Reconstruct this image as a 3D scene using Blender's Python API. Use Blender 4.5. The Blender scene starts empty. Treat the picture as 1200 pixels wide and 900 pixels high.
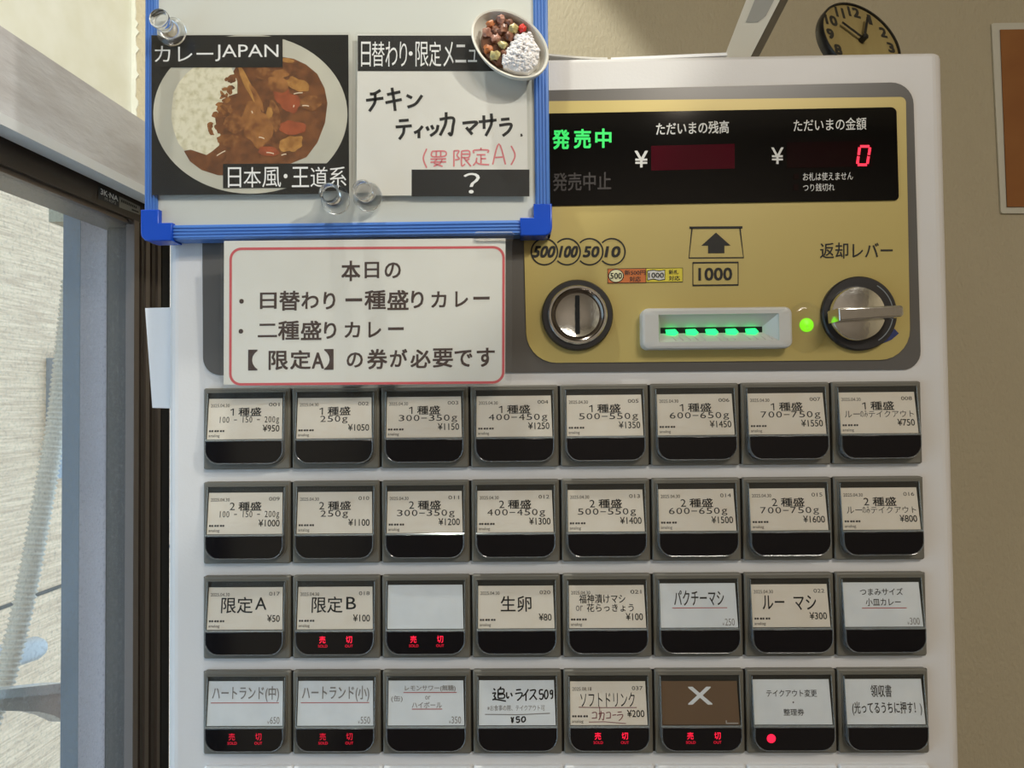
import bpy, math, random
from mathutils import Vector, Matrix, noise

S = bpy.context.scene
COL = S.collection
R_ = math.radians

# ------------------------------------------------------------------ camera
F = 832.0                                        # focal length in pixels of the 1200 x 900 frame
ROT = ((0.9998055968, 0.0170050591, -0.0099798094),
       (-0.0104044842, 0.0250707331, -0.9996315346),
       (-0.0167485922, 0.9995410378, 0.0252427881))
H0 = 1.2                                         # height of the top of the first button row
CAM = Vector((0.2342120, -0.5143345, H0 - 0.0121512))
cx_, cy_, cz_ = (Vector(r) for r in ROT)
cam = bpy.data.cameras.new('camera')
cam.sensor_width = 36.0
cam.lens = F / 1200 * 36
cam.clip_start = 0.02
co = bpy.data.objects.new('camera', cam)
m = Matrix((cx_, -cy_, -cz_)).transposed().to_4x4()
m.translation = CAM
co.matrix_world = m
COL.objects.link(co)
S.camera = co

# ------------------------------------------------------------------ exposure, world, lamps
S.view_settings.view_transform = 'Standard'
S.view_settings.look = 'None'
S.view_settings.exposure = 0.32
S.view_settings.gamma = 1.0
S.view_settings.use_curve_mapping = False
w = bpy.data.worlds.new('daylight'); S.world = w
w.use_nodes = True
bg = w.node_tree.nodes['Background']
bg.inputs[0].default_value = (0.56, 0.77, 1.0, 1)
bg.inputs[1].default_value = 1.95


def lamp(name, kind, loc, target, power, color, **kw):
    l = bpy.data.lights.new(name, kind)
    l.energy = power; l.color = color
    for k, v in kw.items(): setattr(l, k, v)
    o = bpy.data.objects.new(name, l)
    o.location = loc
    d = Vector(target) - Vector(loc)
    o.rotation_euler = d.to_track_quat('-Z', 'Y').to_euler()
    COL.objects.link(o)
    return o


lamp('ceiling_spotlight', 'SPOT', (0.92, -0.72, 1.87), (-0.02, 0.0, 1.50), 18, (1.0, 0.98, 0.87),
     spot_size=R_(33.5), spot_blend=0.1, shadow_soft_size=0.022)
lamp('ceiling_bulb', 'POINT', (0.70, -1.5, 2.09), (0, 0, 1), 5, (1.0, 0.88, 0.72), shadow_soft_size=0.035)
lamp('corner_bulb', 'SPOT', (0.05, -0.20, 2.3), (0.0, 0.30, 1.5), 23, (1.0, 1.0, 0.90), spot_size=R_(57), spot_blend=0.12, shadow_soft_size=0.02)
lamp('ceiling_panel_lamp', 'AREA', (1.0, -1.75, 2.42), (1.0, -1.75, 0), 21, (1.0, 0.93, 0.82), size=0.6)


# ------------------------------------------------------------------ materials
def lin(c):
    return tuple((x / 255 / 12.92) if x / 255 <= 0.04045 else ((x / 255 + 0.055) / 1.055) ** 2.4 for x in c) + (1,)


def mat(name, rgb, rough=0.5, metal=0.0, spec=0.5, coat=0.0, emit=0.0, rgb2=None, scale=200.0, bump=0.0,
        stretch=(1, 1, 1), detail=3.0, contrast=(0.35, 0.65), bump_scale=None, emit_rgb=None, ior=None, trans=0.0):
    M = bpy.data.materials.new(name)
    M.use_nodes = True
    nt = M.node_tree; b = nt.nodes['Principled BSDF']
    b.inputs['Base Color'].default_value = lin(rgb)
    b.inputs['Roughness'].default_value = rough
    b.inputs['Metallic'].default_value = metal
    b.inputs['Specular IOR Level'].default_value = spec
    b.inputs['Coat Weight'].default_value = coat
    b.inputs['Coat Roughness'].default_value = 0.04
    b.inputs['Transmission Weight'].default_value = trans
    if ior: b.inputs['IOR'].default_value = ior
    if emit:
        b.inputs['Emission Color'].default_value = lin(emit_rgb or rgb)
        b.inputs['Emission Strength'].default_value = emit
    if rgb2 or bump:
        tc = nt.nodes.new('ShaderNodeTexCoord')
        mp = nt.nodes.new('ShaderNodeMapping'); mp.inputs['Scale'].default_value = stretch
        nt.links.new(tc.outputs['Object'], mp.inputs['Vector'])
        if rgb2:
            n = nt.nodes.new('ShaderNodeTexNoise'); n.inputs['Scale'].default_value = scale; n.inputs['Detail'].default_value = detail
            nt.links.new(mp.outputs[0], n.inputs['Vector'])
            r = nt.nodes.new('ShaderNodeValToRGB')
            r.color_ramp.elements[0].position, r.color_ramp.elements[1].position = contrast
            r.color_ramp.elements[0].color = lin(rgb); r.color_ramp.elements[1].color = lin(rgb2)
            nt.links.new(n.outputs['Fac'], r.inputs[0]); nt.links.new(r.outputs[0], b.inputs['Base Color'])
        if bump:
            n2 = nt.nodes.new('ShaderNodeTexNoise'); n2.inputs['Scale'].default_value = bump_scale or scale; n2.inputs['Detail'].default_value = 4
            nt.links.new(mp.outputs[0], n2.inputs['Vector'])
            bp = nt.nodes.new('ShaderNodeBump'); bp.inputs['Strength'].default_value = bump; bp.inputs['Distance'].default_value = 0.004
            nt.links.new(n2.outputs['Fac'], bp.inputs['Height']); nt.links.new(bp.outputs[0], b.inputs['Normal'])
    return M


def clear(name, tint=(1, 1, 1, 1), refl=1.0, rough=0.03, ior=1.45, haze=0.0, haze_rgb=(200, 205, 210), speck=False):
    """thin clear sheet: see-through with a surface reflection, optionally a dusty film"""
    M = bpy.data.materials.new(name); M.use_nodes = True
    nt = M.node_tree; nt.nodes.clear()
    out = nt.nodes.new('ShaderNodeOutputMaterial')
    tr = nt.nodes.new('ShaderNodeBsdfTransparent'); tr.inputs[0].default_value = tint
    gl = nt.nodes.new('ShaderNodeBsdfGlossy'); gl.inputs['Roughness'].default_value = rough
    f0 = ((ior - 1) / (ior + 1)) ** 2               # Schlick reflectance, the same from both sides of the sheet
    ge = nt.nodes.new('ShaderNodeNewGeometry')
    dt = nt.nodes.new('ShaderNodeVectorMath'); dt.operation = 'DOT_PRODUCT'
    nt.links.new(ge.outputs['Normal'], dt.inputs[0]); nt.links.new(ge.outputs['Incoming'], dt.inputs[1])
    def mth(op, x, y):
        n = nt.nodes.new('ShaderNodeMath'); n.operation = op
        for i, q in enumerate((x, y)):
            if q is None: continue
            if isinstance(q, (int, float)): n.inputs[i].default_value = q
            else: nt.links.new(q, n.inputs[i])
        return n.outputs[0]
    fr = mth('POWER', mth('SUBTRACT', 1.0, mth('ABSOLUTE', dt.outputs['Value'], None)), 5.0)
    fr = mth('MULTIPLY', mth('ADD', mth('MULTIPLY', fr, 1 - f0), f0), refl)
    mu = nt.nodes.new('ShaderNodeMath'); mu.operation = 'MINIMUM'; mu.inputs[1].default_value = 1.0
    nt.links.new(fr, mu.inputs[0])
    mx = nt.nodes.new('ShaderNodeMixShader')
    nt.links.new(mu.outputs[0], mx.inputs[0]); nt.links.new(tr.outputs[0], mx.inputs[1]); nt.links.new(gl.outputs[0], mx.inputs[2])
    last = mx
    if haze:
        df = nt.nodes.new('ShaderNodeBsdfDiffuse'); df.inputs[0].default_value = lin(haze_rgb)
        m2 = nt.nodes.new('ShaderNodeMixShader'); m2.inputs[0].default_value = haze
        nt.links.new(mx.outputs[0], m2.inputs[1]); nt.links.new(df.outputs[0], m2.inputs[2])
        if speck:
            tc = nt.nodes.new('ShaderNodeTexCoord')
            n = nt.nodes.new('ShaderNodeTexNoise'); n.inputs['Scale'].default_value = 260; n.inputs['Detail'].default_value = 5
            nt.links.new(tc.outputs['Object'], n.inputs['Vector'])
            r = nt.nodes.new('ShaderNodeMapRange'); r.inputs[1].default_value = 0.52; r.inputs[2].default_value = 0.72
            r.inputs[3].default_value = haze; r.inputs[4].default_value = haze + 0.22
            nt.links.new(n.outputs['Fac'], r.inputs[0]); nt.links.new(r.outputs[0], m2.inputs[0])
        last = m2
    nt.links.new(last.outputs[0], out.inputs[0])
    return M


M = {}
def d(k, *a, **kw): M[k] = mat(k, *a, **kw)
d('machine_white', (224, 222, 222), 0.38, rgb2=(219, 217, 216), scale=8, bump=0.03, bump_scale=500)
d('panel_grey', (96, 93, 90), 0.28)
d('gold', (194, 175, 108), 0.36, metal=0.15, rgb2=(189, 170, 104), scale=6)
d('display_black', (7, 7, 8), 0.07)
d('ink_black', (11, 10, 10), 0.55)
d('ink_dark', (44, 40, 40), 0.6)
d('ink_grey', (128, 122, 120), 0.6)
d('ink_mid', (88, 82, 80), 0.6)
d('ink_pale', (165, 160, 158), 0.6)
d('ink_red', (176, 92, 92), 0.6)
d('ink_white', (236, 236, 236), 0.5)
d('legend_white', (225, 225, 222), 0.5)
d('legend_dim', (28, 21, 23), 0.4)
d('marker_black', (16, 14, 14), 0.5)
d('marker_red', (214, 122, 128), 0.6)
d('marker_wine', (120, 48, 58), 0.6)
d('lit_green', (20, 160, 70), 0.4, emit=0.62, emit_rgb=(20, 215, 90))
d('lit_green_strong', (40, 230, 110), 0.4, emit=1.6, emit_rgb=(30, 235, 110))
d('lit_lime', (110, 210, 20), 0.4, emit=0.75, emit_rgb=(130, 235, 20))
d('lit_red', (255, 30, 60), 0.4, emit=1.0, emit_rgb=(255, 30, 66))
d('lit_red_soft', (160, 16, 40), 0.4, emit=0.5, emit_rgb=(255, 26, 60))
d('led_window', (74, 5, 24), 0.07)
d('led_window_dim', (24, 3, 7), 0.07)
d('bezel', (112, 109, 100), 0.42, bump=0.05, bump_scale=900)
d('bezel_dark', (44, 43, 40), 0.4)
d('lamp_black', (16, 15, 19), 0.10)
d('card_cream', (226, 216, 204), 0.7, rgb2=(222, 211, 198), scale=60)
d('card_white', (224, 226, 230), 0.7, rgb2=(216, 219, 224), scale=50)
d('card_brown', (104, 80, 58), 0.65)
d('chrome', (222, 222, 220), 0.14, metal=1.0, bump=0.05, bump_scale=200)
d('chrome_dark', (120, 112, 105), 0.2, metal=1.0)
d('ring_black', (40, 38, 40), 0.38)
d('slot_black', (4, 4, 4), 0.8)
d('bill_white', (205, 205, 202), 0.35)
d('arrow_blue', (38, 52, 110), 0.5)
d('silver_line', (150, 160, 170), 0.3, metal=0.5)
d('sticker_orange', (206, 112, 52), 0.5)
d('sticker_yellow', (226, 208, 60), 0.5)
d('sticker_cream', (236, 232, 190), 0.5)
d('board_white', (210, 212, 206), 0.25, spec=0.4)
d('board_blue', (78, 126, 204), 0.34)
d('board_blue_dark', (40, 76, 166), 0.4)
d('cap_blue', (16, 74, 190), 0.25)
d('photo_black', (16, 17, 17), 0.35, rgb2=(7, 8, 8), scale=30, stretch=(0.4, 1, 14), coat=0.4)
d('photo_box', (18, 18, 18), 0.35, coat=0.4)
d('photo_plate', (206, 202, 186), 0.4, rgb2=(184, 182, 170), scale=14, coat=0.4)
d('photo_rice', (226, 220, 196), 0.4, rgb2=(192, 184, 148), scale=210, coat=0.4, contrast=(0.45, 0.75))
d('photo_curry', (92, 52, 24), 0.4, rgb2=(126, 76, 38), scale=170, coat=0.4, detail=6)
d('photo_curry_light', (150, 98, 52), 0.4, rgb2=(110, 64, 28), scale=300, coat=0.4, detail=5)
d('photo_chicken', (168, 112, 58), 0.4, rgb2=(118, 70, 32), scale=130, coat=0.4)
d('photo_carrot', (166, 82, 46), 0.4, rgb2=(136, 66, 36), scale=160, coat=0.4)
d('photo_potato', (190, 138, 70), 0.4, rgb2=(146, 96, 44), scale=150, coat=0.4)
d('photo_glint', (232, 214, 190), 0.4, coat=0.4)
d('paper_white', (222, 220, 214), 0.6, rgb2=(214, 212, 206), scale=18)
d('notice_paper', (226, 224, 216), 0.55, rgb2=(216, 214, 206), scale=12)
d('notice_red', (206, 92, 96), 0.55)
d('notice_ink', (74, 58, 52), 0.55)
d('acrylic', (250, 250, 250), 0.02, trans=1.0, ior=1.47)
d('bowl_white', (236, 232, 220), 0.3)
d('rice_white', (240, 237, 238), 0.5)
d('meat_brown', (150, 104, 84), 0.4, rgb2=(120, 78, 60), scale=500)
d('meat_pink', (194, 146, 128), 0.4, rgb2=(160, 110, 92), scale=500)
d('veg_yellow', (212, 202, 144), 0.4, rgb2=(188, 172, 116), scale=500)
d('veg_orange', (196, 120, 72), 0.4)
d('veg_red', (214, 48, 36), 0.35)
d('gravy', (110, 70, 48), 0.35, rgb2=(84, 48, 32), scale=400)
d('clock_face', (158, 142, 92), 0.55, rgb2=(144, 126, 78), scale=10, stretch=(6, 1, 1))
d('clock_black', (26, 25, 25), 0.3)
d('clock_numeral', (38, 34, 26), 0.55)
d('post_white', (226, 224, 214), 0.4)
d('post_grey', (170, 170, 166), 0.4)
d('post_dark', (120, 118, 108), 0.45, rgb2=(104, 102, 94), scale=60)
d('wall_stucco', (206, 197, 172), 0.75, rgb2=(200, 190, 165), scale=5, bump=0.55, bump_scale=170)
d('wall_beige', (194, 184, 160), 0.85, rgb2=(188, 178, 154), scale=4, bump=0.5, bump_scale=260, stretch=(1, 1, 0.5))
d('wall_gloss', (228, 230, 222), 0.3, rgb2=(220, 221, 208), scale=18, bump=0.25, bump_scale=26)
d('beam_grey', (200, 199, 203), 0.5, rgb2=(182, 178, 180), scale=14, stretch=(1, 1, 3.5), contrast=(0.42, 0.75), bump=0.12, bump_scale=60)
d('beam_trim', (214, 216, 220), 0.4)
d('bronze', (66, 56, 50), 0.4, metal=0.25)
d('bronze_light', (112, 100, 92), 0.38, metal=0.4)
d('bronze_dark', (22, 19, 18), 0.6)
d('label_dark', (34, 34, 42), 0.4)
d('label_silver', (136, 132, 124), 0.4)
d('outside_wall', (252, 216, 180), 0.85, rgb2=(216, 180, 148), scale=38, stretch=(0.3, 0.3, 6), bump=0.4, bump_scale=60)
d('outside_seam', (112, 104, 98), 0.85)
d('shutter_grey', (160, 163, 170), 0.5)
d('shutter_dark', (112, 118, 128), 0.5)
d('shutter_pink', (206, 186, 188), 0.5)
d('hose_grey', (226, 214, 196), 0.5)
d('steel', (214, 218, 222), 0.25, metal=0.25)
d('pipe_grey', (190, 184, 180), 0.35)
d('brown_board', (150, 96, 44), 0.7, rgb2=(142, 88, 38), scale=20)
d('white_tape', (206, 204, 192), 0.5)
d('floor_tile', (120, 112, 104), 0.6)
d('ceiling_white', (222, 216, 202), 0.85)
d('room_brown', (150, 142, 134), 0.7)
d('plastic_white', (236, 238, 242), 0.4)
M['clear_cover'] = clear('clear_cover', (0.97, 0.98, 0.97, 1), 0.75)
M['clear_rim'] = clear('clear_rim', (0.86, 0.90, 0.88, 1), 2.2, 0.12, haze=0.2)
M['clear_film'] = clear('clear_film', (0.97, 0.97, 0.95, 1), 0.8, 0.06, haze=0.03)
M['laminate'] = clear('laminate', (0.99, 0.99, 0.985, 1), 0.45, 0.12, haze=0.012)
M['glass'] = clear('glass', (0.93, 0.96, 0.96, 1), 0.9, 0.01, haze=0.05, speck=True)


# ------------------------------------------------------------------ mesh helpers
class MB:
    """collects faces of several materials and links them as ONE mesh object"""
    def __init__(s): s.v = []; s.f = []; s.m = []; s.mats = []

    def mi(s, k):
        if k not in s.mats: s.mats.append(k)
        return s.mats.index(k)

    def add(s, vs, fs, k):
        o = len(s.v); s.v += [Vector(v) for v in vs]
        s.f += [tuple(i + o for i in f) for f in fs]
        s.m += [s.mi(k)] * len(fs)
        return s

    def loft(s, rings, k, cap0=True, cap1=True, closed=True):
        n = len(rings[0]); vs = [p for r in rings for p in r]; fs = []
        for i in range(len(rings) - 1):
            for j in range(n if closed else n - 1):
                a = i * n + j; b = i * n + (j + 1) % n
                fs.append((a, b, b + n, a + n))
        if cap0: fs.append(tuple(range(n))[::-1])
        if cap1: fs.append(tuple(range((len(rings) - 1) * n, len(rings) * n)))
        return s.add(vs, fs, k)

    def box(s, p0, p1, k, bev=0.0):
        x0, y0, z0 = p0; x1, y1, z1 = p1
        pts = [(x0, z0), (x1, z0), (x1, z1), (x0, z1)]
        return s.prism(pts, y0, y1, k, bev)

    def prism(s, pts, y0, y1, k, bev=0.0, back=0.0):
        """outline in X-Z, extruded from its front y0 to y1; front (and back) edges chamfered"""
        rings = []
        if bev:
            for t in (0, 0.3, 0.7, 1):
                a = t * math.pi / 2
                q = inset(pts, bev * (1 - math.sin(a)))
                rings.append([(x, y0 + bev * (1 - math.cos(a)), z) for x, z in q])
        else:
            rings.append([(x, y0, z) for x, z in pts])
        if back:
            rings.append([(x, y1 - back, z) for x, z in pts]); rings.append([(x, y1, z) for x, z in inset(pts, back)])
        else:
            rings.append([(x, y1, z) for x, z in pts])
        return s.loft(rings, k)

    def lathe(s, prof, c, k, n=40, ax=None, cap0=True, cap1=True):
        """profile of (radius, distance along axis); the axis points from c along ax"""
        a = Vector(ax or (0, -1, 0)).normalized()
        u = a.orthogonal().normalized(); v = a.cross(u)
        c = Vector(c)
        rings = [[c + a * h + (u * math.cos(2 * math.pi * i / n) + v * math.sin(2 * math.pi * i / n)) * r for i in range(n)] for r, h in prof]
        return s.loft(rings, k, cap0, cap1)

    def tube(s, path, r, k, n=10, rad=None):
        path = [Vector(p) for p in path]; rings = []; up = None
        for i, p in enumerate(path):
            t = (path[min(i + 1, len(path) - 1)] - path[max(i - 1, 0)]).normalized()
            if up is None: up = t.orthogonal().normalized()
            up = (up - t * up.dot(t)).normalized(); w_ = t.cross(up)
            rr = rad[i] if rad else r
            rings.append([p + (up * math.cos(2 * math.pi * j / n) + w_ * math.sin(2 * math.pi * j / n)) * rr for j in range(n)])
        return s.loft(rings, k)

    def blob(s, c, r, k, seed=0, rough=0.18, n=10, ax=None):
        rx, ry, rz = r if isinstance(r, tuple) else (r, r, r)
        rings = []
        for i in range(1, n):
            ph = math.pi * i / n; ring = []
            for j in range(2 * n):
                th = 2 * math.pi * j / (2 * n)
                q = Vector((math.sin(ph) * math.cos(th), math.sin(ph) * math.sin(th), math.cos(ph)))
                g = 1 + rough * noise.noise(q * 1.7 + Vector((seed * 7.1, seed * 3.3, 0)))
                ring.append(Vector(c) + Vector((q.x * rx, q.y * ry, q.z * rz)) * g)
            rings.append(ring)
        return s.loft(rings, k)

    def build(s, name, parent=None, smooth=35):
        me = bpy.data.meshes.new(name)
        me.from_pydata([tuple(v) for v in s.v], [], s.f)
        for k in s.mats: me.materials.append(M[k])
        me.polygons.foreach_set('material_index', s.m)
        if smooth:
            me.set_sharp_from_angle(angle=R_(smooth))
            ar = [p.area for p in me.polygons]; md = sorted(ar)[len(ar) // 2]     # large flats stay flat, roundings smooth
            me.polygons.foreach_set('use_smooth', [len(f) <= 4 and a < 40 * md for f, a in zip(s.f, ar)])
        me.update()
        o = bpy.data.objects.new(name, me)
        COL.objects.link(o)
        if parent is not None:
            o.parent = parent
            o.matrix_parent_inverse = parent.matrix_world.inverted()
        return o


def inset(pts, dd):
    if abs(dd) < 1e-9: return list(pts)
    n = len(pts); out = []
    area = sum(pts[i][0] * pts[(i + 1) % n][1] - pts[(i + 1) % n][0] * pts[i][1] for i in range(n))
    sg = 1 if area > 0 else -1
    for i in range(n):
        p, a, b = Vector(pts[i]), Vector(pts[i - 1]), Vector(pts[(i + 1) % n])
        e1 = (p - a).normalized(); e2 = (b - p).normalized()
        n1 = Vector((-e1.y, e1.x)) * sg; n2 = Vector((-e2.y, e2.x)) * sg
        h = (n1 + n2)
        h = h / max(0.3, h.dot(n1)) if h.length > 1e-6 else n1
        out.append(tuple(p + h * dd))
    return out


def rrect(x0, z0, x1, z1, r, n=6):
    """rounded rectangle; r is one radius or (bottom-left, bottom-right, top-right, top-left)"""
    rs = r if isinstance(r, tuple) else (r,) * 4
    cs = [(x0, z0, 1, 1, 180), (x1, z0, -1, 1, 270), (x1, z1, -1, -1, 0), (x0, z1, 1, -1, 90)]
    out = []
    for (x, z, sx, sz, a0), rr in zip(cs, rs):
        if rr <= 0: out.append((x, z)); continue
        for i in range(n + 1):
            a = R_(a0 + 90 * i / n)
            out.append((x + sx * rr + rr * math.cos(a), z + sz * rr + rr * math.sin(a)))
    return out


def W(u, v, Y=0.0):
    """the point at depth Y that the pixel (u, v) of the photograph looks at"""
    dr = cx_ * (u - 600) / F + cy_ * (v - 450) / F + cz_
    return CAM + dr * ((Y - CAM.y) / dr.y)


class Quad:
    """a flat patch with unit coordinates: a to the right, b downwards, off towards the viewer's side"""
    def __init__(s, tl, tr, br, bl):
        s.p = [Vector(q) for q in (tl, tr, br, bl)]
        s.n = (s.p[1] - s.p[0]).cross(s.p[3] - s.p[0]).normalized() * -1
        s.n = -s.n if s.n.dot(s.p[0] - CAM) > 0 else s.n
        s.w = (s.p[1] - s.p[0]).length; s.h = (s.p[3] - s.p[0]).length

    def at(s, a, b, off=0.0):
        t = s.p[0].lerp(s.p[1], a); q = s.p[3].lerp(s.p[2], a)
        return t.lerp(q, b) + s.n * off

    def sub(s, a0, b0, a1, b1):
        return Quad(s.at(a0, b0), s.at(a1, b0), s.at(a1, b1), s.at(a0, b1))


def PQ(u0, v0, u1, v1, Y, slope=0.0, lean=0.0):
    """patch at depth Y covering a rectangle of the photograph"""
    dv = slope * (u1 - u0); du = lean * (v1 - v0)
    return Quad(W(u0, v0, Y), W(u1, v0 + dv, Y), W(u1 + du, v1 + dv, Y), W(u0 + du, v1, Y))


_tc = {}
def glyphs(s):
    if s not in _tc:
        c = bpy.data.curves.new('lettering', 'FONT'); c.body = s; c.resolution_u = 3
        o = bpy.data.objects.new('lettering', c); me = o.to_mesh()
        vs = [v.co.xy.copy() for v in me.vertices]; fs = [tuple(p.vertices) for p in me.polygons]
        o.to_mesh_clear(); bpy.data.objects.remove(o); bpy.data.curves.remove(c)
        x0 = min(v.x for v in vs); x1 = max(v.x for v in vs); y0 = min(v.y for v in vs); y1 = max(v.y for v in vs)
        _tc[s] = ([((v.x - x0) / (x1 - x0), (y1 - v.y) / max(y1 - y0, 1e-6)) for v in vs], fs)
    return _tc[s]


def text(mb, q, s, k, a0=0, b0=0, a1=1, b1=1, off=0.00025, bold=0.0, shear=0.0):
    """lettering fitted to a box of the patch; bold is the extra stroke width in box heights, overprinted"""
    vs, fs = glyphs(s)
    dx = bold * abs(b1 - b0) * q.h / q.w; dy = bold * abs(b1 - b0)
    sh = [(0, 0)] if bold < 0.006 else [(-dx, -dy), (dx, -dy), (dx, dy), (-dx, dy)]
    for i, (ex, ey) in enumerate(sh):
        mb.add([q.at(a0 + ex + (a1 - a0) * (x + shear * (0.5 - y)), b0 + ey + (b1 - b0) * y, off + i * 0.000012) for x, y in vs], fs, k)


def patch(mb, q, k, a0=0, b0=0, a1=1, b1=1, off=0.00015):
    mb.add([q.at(a0, b1, off), q.at(a1, b1, off), q.at(a1, b0, off), q.at(a0, b0, off)], [(0, 1, 2, 3)], k)


def poly(mb, q, pts, k, off):
    mb.add([q.at(a, b, off) for a, b in pts], [tuple(range(len(pts)))], k)


def ell(ca, cb, ra, rb, ang=0, n=40, wob=0, seed=0):
    out = []
    for i in range(n):
        t = 2 * math.pi * i / n
        g = 1 + wob * noise.noise(Vector((math.cos(t) * 1.6 + seed * 5.3, math.sin(t) * 1.6, seed)))
        x = ra * g * math.cos(t); y = rb * g * math.sin(t)
        out.append((ca + x * math.cos(ang) - y * math.sin(ang), cb + x * math.sin(ang) + y * math.cos(ang)))
    return out


def stroke(mb, q, pts, wid, k, off=0.0003, closed=False, taper=0.0):
    """a pen line of width wid (metres) through unit points of the patch"""
    P = [Vector((a * q.w, b * q.h)) for a, b in pts]
    n = len(P); L = []; Rr = []
    for i in range(n):
        if closed: t = P[(i + 1) % n] - P[i - 1]
        else: t = P[min(i + 1, n - 1)] - P[max(i - 1, 0)]
        t = t.normalized() if t.length > 1e-9 else Vector((1, 0))
        nn = Vector((-t.y, t.x)) * wid / 2 * (1 - taper * (i / max(1, n - 1)))
        L.append(P[i] + nn); Rr.append(P[i] - nn)
    vs = []
    for a, b in zip(L, Rr): vs += [q.at(a.x / q.w, a.y / q.h, off), q.at(b.x / q.w, b.y / q.h, off)]
    fs = [(2 * i, 2 * i + 1, 2 * i + 3, 2 * i + 2) for i in range(n - 1)]
    if closed: fs.append((2 * n - 2, 2 * n - 1, 1, 0))
    mb.add(vs, fs, k)


def strokes(mb, q, lines, box, wid, k, off=0.0003, taper=0.0, smooth=True):
    """hand-written strokes given on a 10 x 10 grid, drawn inside box (a0, b0, a1, b1)"""
    a0, b0, a1, b1 = box
    for ln in lines:
        if len(ln) > 2 and smooth:
            pp = []
            for i in range(len(ln) - 1):
                p0, p1, p2, p3 = (Vector(ln[max(0, i - 1)]), Vector(ln[i]), Vector(ln[i + 1]), Vector(ln[min(len(ln) - 1, i + 2)]))
                for j in range(5):
                    t = j / 5
                    pp.append(0.5 * ((2 * p1) + (p2 - p0) * t + (2 * p0 - 5 * p1 + 4 * p2 - p3) * t * t + (3 * p1 - p0 - 3 * p2 + p3) * t ** 3))
            pp.append(Vector(ln[-1]))
        else: pp = [Vector(p) for p in ln]
        stroke(mb, q, [(a0 + (a1 - a0) * p.x / 10, b0 + (b1 - b0) * p.y / 10) for p in pp], wid, k, off, taper=taper)


def ring(mb, q, ca, cb, r, wid, k, off=0.0003, n=40, t0=0, t1=360):
    full = t1 - t0 >= 360
    pts = [(ca + r * math.cos(R_(t0 + (t1 - t0) * i / n)) / q.w, cb + r * math.sin(R_(t0 + (t1 - t0) * i / n)) / q.h) for i in range(n if full else n + 1)]
    stroke(mb, q, pts, wid, k, off, closed=full)


def thing(name, label, cat, loc=(0, 0, 0), group=None):
    o = bpy.data.objects.new(name, None); o.empty_display_size = 0.05
    o.location = loc
    COL.objects.link(o)
    bpy.context.view_layer.update()
    tag(o, label, cat, group)
    return o


def tag(o, label, cat, group=None):
    o['label'] = label; o['category'] = cat
    if group: o['group'] = group
    return o


def struct(o):
    o['kind'] = 'structure'; return o


# ------------------------------------------------------------------ the room
YB = 0.45                                        # back wall
PHI = R_(3.3)                                    # the window wall leans a little off square
WD = Vector((math.sin(PHI), math.cos(PHI), 0)); WN = Vector((math.cos(PHI), -math.sin(PHI), 0))
WQ = Vector((-0.222, YB, 0))                     # where the beam's face meets the back wall


def wl(s, n, z):                                 # s along the window wall from the back corner towards the viewer
    return WQ - WD * s + WN * n + Vector((0, 0, z))


def wpx(u, v, n):
    """(s, z) on the window wall, at offset n from the beam's face, that the pixel looks at"""
    dr = cx_ * (u - 600) / F + cy_ * (v - 450) / F + cz_
    t = ((WQ + WN * n) - CAM).dot(WN) / dr.dot(WN)
    p = CAM + dr * t
    return -(p - WQ).dot(WD), p.z


def wbox(mb, s0, s1, n0, n1, z0, z1, k):
    vs = [wl(s, n, z) for s in (s0, s1) for n in (n0, n1) for z in (z0, z1)]
    mb.add(vs, [(0, 1, 3, 2), (4, 6, 7, 5), (0, 4, 5, 1), (2, 3, 7, 6), (0, 2, 6, 4), (1, 5, 7, 3)], k)


ZC = 2.5
SMAX = 3.3
zb_top = wpx(80, 83, 0)[1]; zb_bot = wpx(80, 174, 0)[1]; zt_bot = wpx(80, 186, 0)[1]
z_head = wpx(80, 225, -0.03)[1]                  # lower edge of the window's head
s_glass = wpx(156, 400, -0.03)[0]
SILL = 0.5
S_FRONT = 1.3                                   # the window's other end, behind the viewer

mb = MB(); mb.box((-0.243, YB, 0), (2.3, YB + 0.1, z_head + 0.02), 'wall_beige'); mb.box((-0.42, YB, z_head + 0.02), (2.3, YB + 0.1, ZC), 'wall_beige'); struct(mb.build('wall_back'))
mb = MB(); mb.box((2.2, -2.9, 0), (2.3, YB, ZC), 'wall_beige'); struct(mb.build('wall_right'))
mb = MB(); mb.box((-0.6, -3.0, 0), (2.3, -2.9, ZC), 'room_brown'); struct(mb.build('wall_front'))
mb = MB(); mb.box((-0.6, -3.0, -0.1), (2.3, YB + 0.1, 0), 'floor_tile'); struct(mb.build('floor'))
mb = MB(); mb.box((-0.6, -3.0, ZC), (2.3, YB + 0.1, ZC + 0.1), 'ceiling_white'); struct(mb.build('ceiling'))
mb = MB()
wbox(mb, 0, SMAX, -0.17, -0.082, zb_top - 0.01, ZC, 'wall_gloss')
wbox(mb, S_FRONT, SMAX, -0.17, -0.082, 0, zb_top - 0.01, 'wall_gloss')
wbox(mb, 0, S_FRONT, -0.17, -0.082, 0, SILL, 'wall_gloss')
struct(mb.build('wall_left'))
mb = MB()
wbox(mb, 0, SMAX, -0.17, 0, zb_bot, zb_top, 'beam_grey')
wbox(mb, 0, SMAX, -0.02, 0.003, zt_bot, zb_bot, 'beam_trim')
struct(mb.build('trim_1'))

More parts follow.
